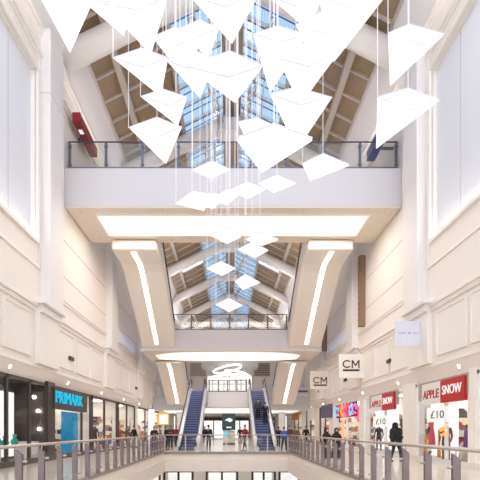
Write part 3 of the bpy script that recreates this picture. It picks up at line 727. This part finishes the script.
def mannequin(x, y, m, label, s=1):
    t = empty('mannequin', (x, y, 0), label, 'mannequin', 'shop window mannequins')
    pts = [(0, 0, 1.0), (0, 0, 1.25), (0, 0, 1.45), (0, 0, 1.56), (0, 0, 1.70), (.19, 0, 1.45), (.25, 0, 1.15), (.24, .1, .9), (-.19, 0, 1.45), (-.25, 0, 1.15), (-.24, .05, .9), (.1, 0, .92), (.11, 0, .5), (.11, 0, .1), (.11, -.12, .05), (-.1, 0, .92), (-.11, .02, .5), (-.11, .02, .1), (-.11, -.1, .05)]
    pts = [(x+p[0], y+p[1], p[2]) for p in pts]; o_ = WL[t.name]; pts = [Vector(p)-o_ for p in pts]
    ed = [(0, 1), (1, 2), (2, 3), (3, 4), (2, 5), (5, 6), (6, 7), (2, 8), (8, 9), (9, 10), (0, 11), (11, 12), (12, 13), (13, 14), (0, 15), (15, 16), (16, 17), (17, 18)]
    rd = [.14, .12, .14, .05, .09, .06, .045, .03, .06, .045, .03, .09, .06, .04, .035, .09, .06, .04, .035]
    skin('figure', pts, ed, rd, m, t)
    MB().lathe((x, y, 0), [(.22, 0), (.22, .03), (.03, .04)]).build('stand', M['postlt'], t)
hanging_dress(9.0, 9.0*F/(432-CU), cloth('red_pink_fabric', (.75, .09, .16)), 'red pink dress in the near discount shop window', 1.25, .75, .3)
hanging_dress(9.0, 9.0*F/(426-CU), cloth('orange_fabric', (.85, .35, .03)), 'orange dress hanging at the left of the near discount window', 1.0, .2, .2)
hanging_dress(9.0, 9.0*F/(439-CU), cloth('yellow_fabric', (.85, .38, .03)), 'narrow orange yellow dress between posters in the near discount window', 1.2, .25, .16)
mannequin(8.98, 8.98*F/(446-CU), cloth('brown_tweed', (.17, .11, .07)), 'brown dressed mannequin beside the orange graphic in the near discount window')
mannequin(9.9, 15.0, cloth('dark_clothes', (.06, .04, .06)), 'dark mannequin inside the near discount shop doorway')
mannequin(9.0, 9.0*F/(379-CU), cloth('dark_clothes', (.06, .04, .06)), 'dark mannequin inside the farther discount shop')
mannequin(9.4, 12.9, cloth('navy_clothes', (.04, .05, .10)), 'dark mannequin in the shop at the right edge')
cols = [('pink_cloth', (.6, .15, .25)), ('navy_clothes', (.04, .05, .10)), ('grey_cloth', (.3, .3, .32)), ('rust_cloth', (.45, .13, .04)), ('cream_cloth', (.6, .52, .4)), ('teal_cloth', (.04, .25, .27)), ('dark_clothes', (.06, .04, .06)), ('purple_cloth', (.2, .06, .28))]
def clothes_rack(x, y0, y1, label):
    t = empty('clothes_rack', (x, (y0+y1)/2, 0), label, 'clothes rack')
    fr = MB(); fr.tube([(x, y0, 0), (x, y0, 1.5), (x, y1, 1.5), (x, y1, 0)], .02, 8); fr.build('rail_frame', M['postlt'], t)
    n = int((y1-y0)/.13)
    for i in range(n):
        y = y0+.08+(y1-y0-.16)*i/max(1, n-1); c_ = cols[random.randrange(len(cols))]
        h = random.uniform(.7, 1.0)
        MB().prism([(x-.25, y-.03, 1.45-h), (x+.25, y-.03, 1.45-h), (x+.2, y-.03, 1.38), (x+.03, y-.03, 1.47), (x-.03, y-.03, 1.47), (x-.2, y-.03, 1.38)], (0, .07, 0)).build('garment', cloth(*c_), t)
clothes_rack(10.7, 14.9, 17.9, 'rail of mixed clothes inside the near discount shop')
clothes_rack(10.7, 20.6, 24.8, 'rail of mixed clothes inside the farther discount shop')
clothes_rack(10.9, 9.5, 13.2, 'rail of clothes inside the shop at the right edge')
clothes_rack(-10.45, 25.0, 29.0, 'rail of clothes in the window just beyond the teal sign')
clothes_rack(-10.45, 30.5, 34.8, 'rail of clothes in the left shop third beyond the teal sign')
clothes_rack(-10.4, 19.5, 22.5, 'rail of clothes behind the teal entrance panel')
clothes_rack(10.7, 27.2, 32.2, 'rail of clothes inside the neon lit shop')
for (x, y, c_, lb_) in ((-9.3, 25.3, 'cream_cloth', 'cream mannequin in window just beyond the teal sign, nearer of two'), (-9.4, 28.0, 'dark_clothes', 'dark mannequin in window just beyond the teal sign, farther of two'), (-9.3, 31.0, 'grey_cloth', 'grey mannequin in the third window beyond the teal sign'), (-9.3, 33.6, 'rust_cloth', 'rust coloured mannequin in the third window beyond the teal sign'), (-9.3, 38, 'dark_clothes', 'dark mannequin in the left window near the escalators'), (-9.3, 41, 'cream_cloth', 'cream mannequin in the left window near the escalators')):
    mannequin(x, y, M[c_] if c_ in M else cloth(*[q for q in cols if q[0] == c_][0]), lb_)
# left dark shop contents
y = 15.0
t = empty('backlit_poster', (-9.2, 14.9, .4), 'tall glowing white poster in the dark shop window at the left edge', 'poster')
box('sheet', M['poster'], (-9.25, -9.2, ux(-6)+1.2, ux(19)+1.3, .3, 3.0), t); box('frame', M['black'], (-9.3, -9.25, ux(-6)+1.1, ux(19)+1.4, .2, 3.1), t)
for (u, v, nm) in ((38, 411, 'upper'), (39, 429, 'lower'), (34, 397, 'small top')):
    p = P(u, v, 17.92 if u > 36 else 18.0)
    t = empty('spotlight', p, f'{nm} star-like spotlight in the dark left shop window', 'light')
    b = MB(); b.lathe(p, [(.02, -.07), (.065, -.04), (.065, .04), (.02, .07)], 10); b.build('bulb', emit('spot_bulb', (1, .9, .75), 26), t)
    MB().tube([p+Vector((0, 0, .05)), (p.x, p.y, 3.5)], .012, 6).build('stem', M['black'], t)
for k_, (a, b, zz_) in enumerate(((11.5, 14.4, .5), (17.4, 18.0, .9))):
    box('display_plinth', M['white'], (-9.6, -8.55, a, b, 0, zz_), label=['low white plinth at the left edge of the dark shop window', 'taller white plinth at the far end of the dark shop window'][k_], cat='plinth')
t = empty('display_table', (-9.3, 16.2, 0), 'white display table with teal ornaments in the left dark shop window', 'table')
box('table_top', M['white'], (-9.15, -8.6, 15.0, 17.2, .72, .78), t, bevel=.01); 
for a in (15.1, 17.05):
    for b_ in (-9.1, -8.7): box('leg', M['white'], (b_, b_+.06, a, a+.06, 0, .72), t)
for i, (yy, zzh) in enumerate(((15.3, .5), (15.8, .38), (16.5, .45))):
    MB().lathe((-8.85, yy, .78), [(.10, 0), (.16, zzh*.35), (.06, zzh*.7), (.09, zzh)], 14).build('vase', cloth('teal_vase', (.05, .38, .32)), smooth=True, label=['teal vase nearest the camera on the white display table', 'shorter teal vase in the middle of the white display table', 'teal vase at the far end of the white display table'][i], cat='vase')
# neon sign: coloured flourishes on a board
t = empty('neon_sign', (X(1, HS), 29, 2.3), 'colourful neon sign of pink, orange and blue flourishes', 'sign')
box('board', cloth('plum_board', (.20, .02, .10)), wall_sign(1, 27.0, 32.0, 2.35, 3.35, .12), t)
for i in range(7):
    yc = 31.6-.72*i; m_ = ['cyan', 'nred', 'orange', 'pink', 'nred', 'cyan', 'pink'][i]
    pts = [(X(1, HS)-.16, yc-.42*math.cos(a)*(1-.1*i % .3), 2.85+.34*math.sin(a*1.0)+.12*math.sin(3*a+i)) for a in [2*PI*k/18*.9 for k in range(19)]]
    MB().tube(pts, .065, 6).build('neon_tube', M[m_], t, smooth=True)
t = empty('neon_sign', (X(1, HS), 30.0, .4), 'vertical orange neon strip of small shapes beside the neon shop door', 'sign')
yv = ux(344)
box('backing', M['signwhite'], (X(1, HS)-.09, X(1, HS)-.06, yv-.35, yv+.35, .5, 2.2), t)
for i in range(6): MB().tube([(X(1, HS)-.12, yv+.22*math.cos(a), .65+.27*i+.1*math.sin(a)) for a in [2*PI*k/8 for k in range(7)]], .035, 6).build('neon_tube', M['orange'], t)
box('pink_light_panel', M['pink'], (X(1, HS)-.02+.3, X(1, HS)+.36, 27.2, 28.6, 2.2, 3.0), label='pink glowing panel inside the neon shop window', cat='light')
# door banners
for (ua, ub, v0, v1, m_, nm) in ((324, 334, 405, 418, 'slate_banner', 'first beyond the neon sign'), (309.5, 316, 408, 420, 'pale_banner', 'second beyond the neon sign'), (294, 300, 413, 420, 'orange_banner', 'farthest on the right')):
    ya, yb = ux(ua), ux(ub); yc = (ya+yb)/2; c_ = {'slate_banner': (.13, .12, .20), 'pale_banner': (.75, .75, .8), 'orange_banner': (.7, .3, .12)}[m_]
    box('door_banner', cloth(m_, c_), (X(1, HS)-.25, X(1, HS)-.08, yb, ya, zz(v1, yc), zz(v0, yc)), label=f'small banner above the shop door {nm}', cat='banner')
# yellow sign far left, white glowing column
t = empty('shop_sign', (-7.9, 49, 2.4), 'yellow rimmed sign at the far left beside the escalator', 'sign')
p, q = P(157, 425, 47), P(169, 412, 47)
box('rim', M['yellow'], (p.x, q.x, 47, 47.1, p.z, q.z), t); box('face', M['poster'], (p.x+.3, q.x-.15, 46.95, 47, p.z+.15, q.z-.3), t)
box('light_column', M['poster'], (P(148.5, 430, 40).x, P(153.5, 430, 40).x, 40, 40.5, 0, 3.5), label='white glowing column at the left before the escalators', cat='column')

# central hanging green sign and back of the ground floor
t = empty('hanging_sign', (XC, 37, 1.4), 'dark green hanging sign with a white swoosh between the escalators', 'sign')
p, q = P(222, 430, 37), P(235.5, 413.5, 37)
box('board', M['greensign'], (p.x, q.x, 37, 37.08, p.z, q.z), t, bevel=.01)
w, h = q.x-p.x, q.z-p.z; cx = (p.x+q.x)/2; cz = p.z+h*.55
b = MB(); pts = []
for i in range(13): a = i/12; pts.append((cx-w*.30+w*.6*a, 36.99, cz+h*.15*math.sin(PI*a)**.8+h*.05*a))
for i in range(13): a = 1-i/12; pts.append((cx-w*.30+w*.6*a, 36.99, cz-h*.07*math.sin(PI*a)+h*.05*a+h*.05*math.sin(2*PI*a)))
b.prism(pts[:13]+pts[14:-1], (0, .01, 0)); b.build('swoosh', M['wletter'], t)
box('white_bar', M['wletter'], (cx-w*.18, cx+w*.2, 36.985, 37, p.z+h*.12, p.z+h*.2), t)
rd = MB(); rd.tube([(cx-w*.35, 37.04, q.z), (cx-w*.35, 37.04, 3.5)], .015, 6); rd.tube([(cx+w*.35, 37.04, q.z), (cx+w*.35, 37.04, 3.5)], .015, 6); rd.build('rod', M['postlt'], t)
p = empty('info_totem', (P(229, 440, 38.5).x, 38.5, 0), 'white board with blue patches standing under the green sign', 'information board')
box('board', M['signwhite'], (P(223, 0, 38.5).x, P(235, 0, 38.5).x, 38.5, 38.6, .15, 1.35), p); box('blue_patch', M['cyan'], (P(223.5, 0, 38.5).x, P(227, 0, 38.5).x, 38.45, 38.5, .9, 1.25), p); box('foot', M['dark'], (P(223, 0, 38.5).x, P(235, 0, 38.5).x, 38.4, 38.7, 0, .15), p)
for i, (x, nm) in enumerate(((-5.4, 'left'), (5.8, 'right'))):
    c_ = MB(); c_.lathe((x, 44, 0), [(.42, 0), (.42, .25), (.34, .3), (.34, 3.2), (.42, 3.3), (.42, 3.5)], 20)
    struct(c_.build('trim_12', M['white'], smooth=False))
# back wall shop windows of the ground floor
for i, (x0, x1, c_) in enumerate(((-7.4, -4.6, 'yellow'), (-3.8, -.8, 'poster'), (.2, 3.0, 'poster'), (3.8, 6.8, 'poster'))):
    t = empty('shopfront', ((x0+x1)/2, 59.8, 0), ['farthest shopfront at the left end of the ground floor back wall', 'farthest shopfront behind the left escalator', 'farthest shopfront between sign and right escalator', 'farthest shopfront at the right end of the back wall'][i], 'shopfront')
    box('window_pane', M['poster'], (x0, x1, 59.85, 59.95, .2, 2.8), t)
    fr = MB(); 
    for x in (x0, (x0+x1)/2, x1): fr.box(x-.08, x+.08, 59.75, 59.95, 0, 3)
    fr.box(x0, x1, 59.75, 59.95, 2.8, 3.3); fr.build('frame', M['dark'], t)
# lower level shopfronts below the cross railing
struct(box('wall_lower', M['shopwall'], (X(-1, 9), X(1, 9), 39.6, 40, -5.2, -1.2)))
for i, (x0, x1) in enumerate(((-8.2, -5.9), (-5.5, -3.1), (-1.9, .7), (2.0, 3.9), (4.3, 7.6))):
    t = empty('shopfront', ((x0+x1)/2, 34, -5.2), 'dark framed shopfront on the floor below, ' + ['leftmost', 'second from the left', 'in the middle', 'second from the right', 'rightmost'][i], 'shopfront', 'shopfronts on the floor below')
    fr = MB()
    for x in (x0, x1, (x0+x1)/2): fr.box(x-.09, x+.09, 34, 34.15, -5.2, -1.9)
    fr.box(x0, x1, 34, 34.15, -2.2, -1.75); fr.build('frame', M['dark'], t)
    box('window_pane', M['shopglass'], (x0+.1, x1-.1, 34.05, 34.07, -5.2, -2.2), t)
    box('lit_interior', M['poster'], (x0+.1, x1-.1, 35.5, 35.6, -5.2, -1.5), t)
t = empty('ceiling_light', (XC, 30, -1.3), 'long light panel on the ceiling of the floor below', 'light')
box('diffuser', M['lightbox'], (-6, 6.4, 28, 30, -1.27, -1.21), t)

# downlights in the sloped soffit above the shops
for s, side in ((-1, 'left'), (1, 'right')):
    for i in range(8):
        y = 15.0+5.4*i
        t = empty('downlight', (X(s, HS-.08), y, 3.72), f'small round downlight in the {side} soffit above the shops', 'light', f'downlights in the {side} soffit')
        c0 = Vector((X(s, HW+.125), y, 3.80)); nrm = Vector((-s*.5, 0, -.25)).normalized(); ty = Vector((0, 1, 0)); tx = nrm.cross(ty)
        def disc(r, d): return [c0+nrm*d+(tx*math.cos(2*PI*k/14)+ty*math.sin(2*PI*k/14))*r for k in range(14)]
        MB().prism(disc(.10, .0), nrm*.012).build('rim', M['white'], t); MB().prism(disc(.075, .012), nrm*.006).build('bulb', M['down'], t)

# ------------------------------------------------------------------ people
def person(loc, rot, top, legs, label, pose='stand', hairc='hair', skinc='skin', scale=1., bag=None, coat=False, hood=None, bulk=0.):
    t = empty('person', (0, 0, 0), label, 'person')
    st = .22 if pose == 'walk' else .03
    J = {'pel': (0, 0, .95), 'sp': (0, -.01, 1.15), 'ch': (0, 0, 1.34), 'nk': (0, 0, 1.47), 'hb': (0, -.01, 1.55), 'hd': (0, -.015, 1.66)}
    for sg, n in ((-1, 'r'), (1, 'l')):
        sw = st*sg
        J['sh'+n] = (sg*.18, 0, 1.40); J['hp'+n] = (sg*.09, 0, .90); J['kn'+n] = (sg*.10, -.04-sw*.5, .50); J['an'+n] = (sg*.10, .02-sw, .09); J['to'+n] = (sg*.115, -.14-sw, .035)
        if pose == 'lean': J['el'+n] = (sg*.24, -.16, 1.17); J['wr'+n] = (sg*.12, -.36, 1.12)
        elif pose == 'rail' and sg > 0: J['el'+n] = (.27, -.08, 1.15); J['wr'+n] = (.36, -.28, 1.08)
        elif pose == 'phone': J['el'+n] = (sg*.23, -.02, 1.13); J['wr'+n] = (sg*.10, -.24, 1.20)
        else: J['el'+n] = (sg*.24, .03+sw*.3, 1.13); J['wr'+n] = (sg*.25, -.04+sw*.7, .90)
    names = list(J); idx = {n: i for i, n in enumerate(names)}; pts = [Vector(J[n]) for n in names]
    E = [('pel', 'sp'), ('sp', 'ch'), ('ch', 'nk'), ('nk', 'hb'), ('hb', 'hd')]
    R = {'pel': (.13, .10), 'sp': (.115, .09), 'ch': (.14, .10), 'nk': .05, 'hb': .065, 'hd': (.078, .092)}
    for n in 'rl':
        E += [('ch', 'sh'+n), ('sh'+n, 'el'+n), ('el'+n, 'wr'+n), ('pel', 'hp'+n), ('hp'+n, 'kn'+n), ('kn'+n, 'an'+n), ('an'+n, 'to'+n)]
        R.update({'sh'+n: .06, 'el'+n: .043, 'wr'+n: .028, 'hp'+n: .085, 'kn'+n: .058, 'an'+n: .042, 'to'+n: .035})
    ed = [(idx[a], idx[b]) for a, b in E]; rad = [R[n] for n in names]
    for sg, n in ((-1, 'r'), (1, 'l')):              # palm, four fingers and a thumb
        d = (Vector(J['wr'+n])-Vector(J['el'+n])).normalized(); w = Vector(J['wr'+n]); pw = w+d*.07
        pts.append(pw); rad.append((.032, .018)); pi_ = len(pts)-1; ed.append((idx['wr'+n], pi_))
        side_ = Vector((0, -1, 0)) if abs(d.y) < .7 else Vector((1, 0, 0))
        curl = Vector((-sg*.02, 0, 0))
        for q, L in enumerate((.055, .07, .075, .065)):
            off = side_*(.024-.016*q); a = pw+off+d*.03; b_ = a+d*L*.6+curl*.4; c_ = b_+d*L*.4+curl
            pts += [a, b_, c_]; rad += [.009, .008, .007]; k0 = len(pts)-3; ed += [(pi_, k0), (k0, k0+1), (k0+1, k0+2)]
        a = w+d*.03+side_*.035; pts += [a, a+d*.035+side_*.015]; rad += [.010, .009]; ed += [(idx['wr'+n], len(pts)-2), (len(pts)-2, len(pts)-1)]
    pts.append(Vector((0, -.115, 1.645))); rad.append(.012); ed.append((idx['hd'], len(pts)-1))   # nose
    skin('body', pts, ed, rad, M[skinc], t)
    def sub(nm, sel, extra, m, grow, add=None):
        ids = {n: i for i, n in enumerate(sel)}
        pp = [Vector(J[n]) for n in sel]; rr = []
        for n in sel:
            r = R[n]; r = r if isinstance(r, tuple) else (r, r); g = grow if not (extra and n in extra) else extra[n]
            rr.append((r[0]+g, r[1]+g))
        ee = [(ids[a], ids[b]) for a, b in E if a in ids and b in ids]
        if add:
            for (a, p, r) in add: pp.append(Vector(p)); rr.append(r); ee.append((ids[a], len(pp)-1))
        return skin(nm, pp, ee, rr, m, t)
    lc, tc = cloth(*legs), cloth(*top)
    sub('trousers', ['pel', 'hpr', 'knr', 'anr', 'hpl', 'knl', 'anl'], None, lc, .018)
    sub('jacket', ['pel', 'sp', 'ch', 'shr', 'elr', 'wrr', 'shl', 'ell', 'wrl', 'nk'], {'nk': .012+bulk, 'wrr': .014+bulk*.4, 'wrl': .014+bulk*.4}, tc, .03+bulk, [('pel', (0, 0, .72 if coat else .86), (.17, .13))])
    for sg, n in ((-1, 'r'), (1, 'l')):
        a = Vector(J['an'+n]); b_ = Vector(J['to'+n])
        MB().tube([a+Vector((0, .04, -.045)), a+Vector((0, 0, -.03)), b_+Vector((0, 0, .005)), b_+Vector((0, -.04, -.005))], [.035, .048, .042, .02], 8).build('shoe', M['shoe'], t, smooth=True)
    hc = (0, -.015, 1.66); b = MB(); vs = []; n = 14; m_ = 9
    for i in range(m_):
        a = PI*.62*i/(m_-1)
        for k in range(n):
            an = 2*PI*k/n; fr_ = 1 if math.sin(an) > -.35 else .55
            aa = a*fr_; vs.append((hc[0]+.088*math.sin(aa)*math.cos(an), hc[1]+.010+.102*math.sin(aa)*math.sin(an), hc[2]+.004+.106*math.cos(aa)))
    b.add(vs, [(i*n+k, i*n+(k+1) % n, (i+1)*n+(k+1) % n, (i+1)*n+k) for i in range(m_-1) for k in range(n)]); b.build('hair', M[hairc], t, smooth=True)
    ey = MB()
    for sg in (-1, 1): ey.lathe((sg*.032, -.105, 1.668), [(.003, -.008), (.010, 0), (.003, .008)], 8)
    ey.build('eyes', M['black'], t)
    if bulk:
        b = MB(); b.lathe((0, .05, 1.40), [(.18, 0), (.16, .1), (.14, .2), (.14, .3), (.10, .38), (.01, .42)], 14); b.build('coat_hood', tc, t, smooth=True)
    if hood:
        b = MB(); b.lathe((0, .02, 1.38), [(.21, 0), (.15, .08), (.12, .18), (.135, .28), (.12, .38), (.05, .43), (.01, .44)], 14); o_ = b.build('headscarf', cloth(*hood), t, smooth=True)
        b = MB(); b.lathe((0, 0, .12), [(.30, 0), (.27, .3), (.22, .8), (.23, 1.1), (.20, 1.3)], 16); b.build('robe', cloth(*hood), t, smooth=True)
        b = MB(); vs = [(.062*math.cos(2*PI*k/12), -.105-.0*k, 1.655+.075*math.sin(2*PI*k/12)) for k in range(12)]
        b.prism([(v[0], -.128, v[2]) for v in vs], (0, .03, 0)); b.build('face', M[skinc], t)
    if bag:
        b = MB(); c0 = Vector(J['wrr'])+Vector((0, -.02, -.38)); b.box(c0.x-.05, c0.x+.05, c0.y-.16, c0.y+.16, c0.z-.02, c0.z+.26)
        bo = b.build('hand_bag', cloth(*bag), t, bevel=.02)
    t.location = loc; t.rotation_euler = (0, 0, rot); t.scale = (scale,)*3
    bpy.context.view_layer.update()
    return t
def at(u, y, z=0): return ((u-CU)*y/F, y, z)
BL = ('black_coat', (.015, .014, .018)); NV = ('navy_coat', (.03, .04, .12)); DN = ('dark_denim', (.03, .035, .07)); RD = ('maroon_top', (.33, .02, .03))
GR = ('charcoal_coat', (.06, .055, .06)); BU = ('blue_jacket', (.05, .12, .42)); BR = ('brown_coat', (.16, .09, .05)); TN = ('tan_bag', (.45, .26, .1))
person(at(396, 17.8), .35, BL, DN, 'person in a bulky black hooded coat walking outside the red signed shop', 'walk', coat=True, scale=.97, bulk=.085)
person(at(326.5, 18.6), .3, BL, BL, 'person in black headscarf at the right railing, left of the pair', 'lean', hood=BL, scale=.84)
person(at(336.5, 18.9), -.2, BL, BL, 'person in black headscarf at the right railing, right of the pair', 'lean', hood=BL, scale=.84)
person(at(208.5, 26.6), 2.9, BL, BL, 'person in black standing right of the left escalator foot', 'stand', coat=True, scale=1.0)
person(at(245, 26.8), -1.0, RD, GR, 'person in a maroon top beside the right escalator foot', 'walk', bag=TN)
def esc(x, k_): return (x, 27.7+.352*k_+.18, .198*(k_+1))
person(esc(2.29, 10), PI, GR, BL, 'person in charcoal on the right escalator, left of the two', 'stand', scale=.97)
person(esc(2.78, 8), PI-.2, BL, BL, 'person in black with tan bag on the right escalator, right of the two', 'rail', bag=TN)
person(at(154, 26.6), .4, BL, DN, 'person in black alone by the left railing corner', 'phone', scale=.95)
person(at(166, 28.2), 1.4, BL, DN, 'person in black left of the left escalator, first of the group', 'stand', scale=.97)
person(at(170.5, 29.5), .2, GR, BL, 'person in charcoal left of the left escalator, middle of the group', 'phone')
person(at(176, 33), -.5, RD, DN, 'person in maroon left of the left escalator, farthest of the group', 'stand')
person(at(284, 26.4), .2, BU, DN, 'person in a blue jacket just right of the right escalator', 'walk', scale=.92)
person(at(290, 30), .6, GR, BL, 'person in charcoal right of the blue jacketed one', 'stand')
person(at(295.5, 29), -.4, BR, BL, 'person in brown at the end of the right gallery', 'walk', scale=.95)
person(at(278.5, 33), 2.6, BL, BL, 'person in black behind the blue jacketed one', 'stand', scale=.95)
person(at(205, 40), .2, NV, BL, 'distant person in navy behind the left escalator', 'stand')
person(at(240, 43), .2, BL, BL, 'distant person in black beside the green sign', 'stand')
person(at(306, 34), 2.4, BL, DN, 'distant person in black on the right gallery', 'walk')
person(at(134, 31), 2.4, BL, DN, 'person in black on the left gallery beside the shop windows', 'walk')

# ------------------------------------------------------------------ light, world, camera
def area(name, loc, rot, sx, sy, power, col):
    l = bpy.data.lights.new(name, 'AREA'); l.shape = 'RECTANGLE'; l.size = sx; l.size_y = sy; l.energy = power; l.color = col
    o = bpy.data.objects.new(name, l); COL.objects.link(o); o.location = loc; o.rotation_euler = rot
    return o
w = bpy.data.worlds.new('World'); bpy.context.scene.world = w; w.use_nodes = True
nt = w.node_tree; bg = nt.nodes['Background']
tc = nt.nodes.new('ShaderNodeTexCoord'); nz = nt.nodes.new('ShaderNodeTexNoise'); nz.inputs['Scale'].default_value = 3
nt.links.new(tc.outputs['Generated'], nz.inputs['Vector'])
mx = nt.nodes.new('ShaderNodeMix'); mx.data_type = 'RGBA'; mx.inputs[6].default_value = (.72, .85, 1, 1); mx.inputs[7].default_value = (1, 1, 1, 1)
nt.links.new(nz.outputs['Fac'], mx.inputs[0]); nt.links.new(mx.outputs[2], bg.inputs['Color'])
bg.inputs['Strength'].default_value = 2.0
for s in (-1, 1):                               # added unseen lamps that brighten the roof from below
    for y in (13.3, 22.4, 31.5, 40.6, 49.7, 58.8, 67.9, 77):
        area('added_roof_fill', (X(s, 7.5), y, 17.2), (PI, -s*.5, 0), .5, 6, 55 if y < 30 else 170, (1, .96, .93))
for s in (-1, 1): area('added_blue_fill', (X(s, HW-.35), 31.5, 8.0), (PI, s*.3, 0), .3, 6, 10, (.3, .5, 1))  # added blue lamps imitating the skylight tint on the shaded wall
area('bridge_light', (XC, 21.4, 12.28), (0, 0, 0), 13.4, 2.0, 620, (1, .92, .82))
area('bridge_light', (XC-.3, 33.6, 7.45), (0, 0, 0), 11, 2.6, 260, (1, .90, .80))
for s in (-1, 1): area('added_wall_fill', (X(s, 5), 10.6, 18.2), (math.radians(8), 0, 0), 3, 1, 170, (1, .96, .93))  # added lamps above the frame to brighten the lower walls
cam = bpy.data.cameras.new('camera'); co = bpy.data.objects.new('camera', cam); COL.objects.link(co)
co.location = (0, 0, CZ); co.rotation_euler = (PI/2, 0, 0)
cam.sensor_width = 36; cam.lens = F/480*36; cam.shift_x = (240-CU)/480; cam.shift_y = (CV-240)/480; cam.clip_end = 300
sc = bpy.context.scene; sc.camera = co
sc.view_settings.view_transform = 'Standard'; sc.view_settings.look = 'None'; sc.view_settings.gamma = 1; sc.view_settings.use_curve_mapping = False
sc.view_settings.exposure = 0.0
sc.cycles.max_bounces = 14; sc.cycles.diffuse_bounces = 9; sc.cycles.transparent_max_bounces = 24
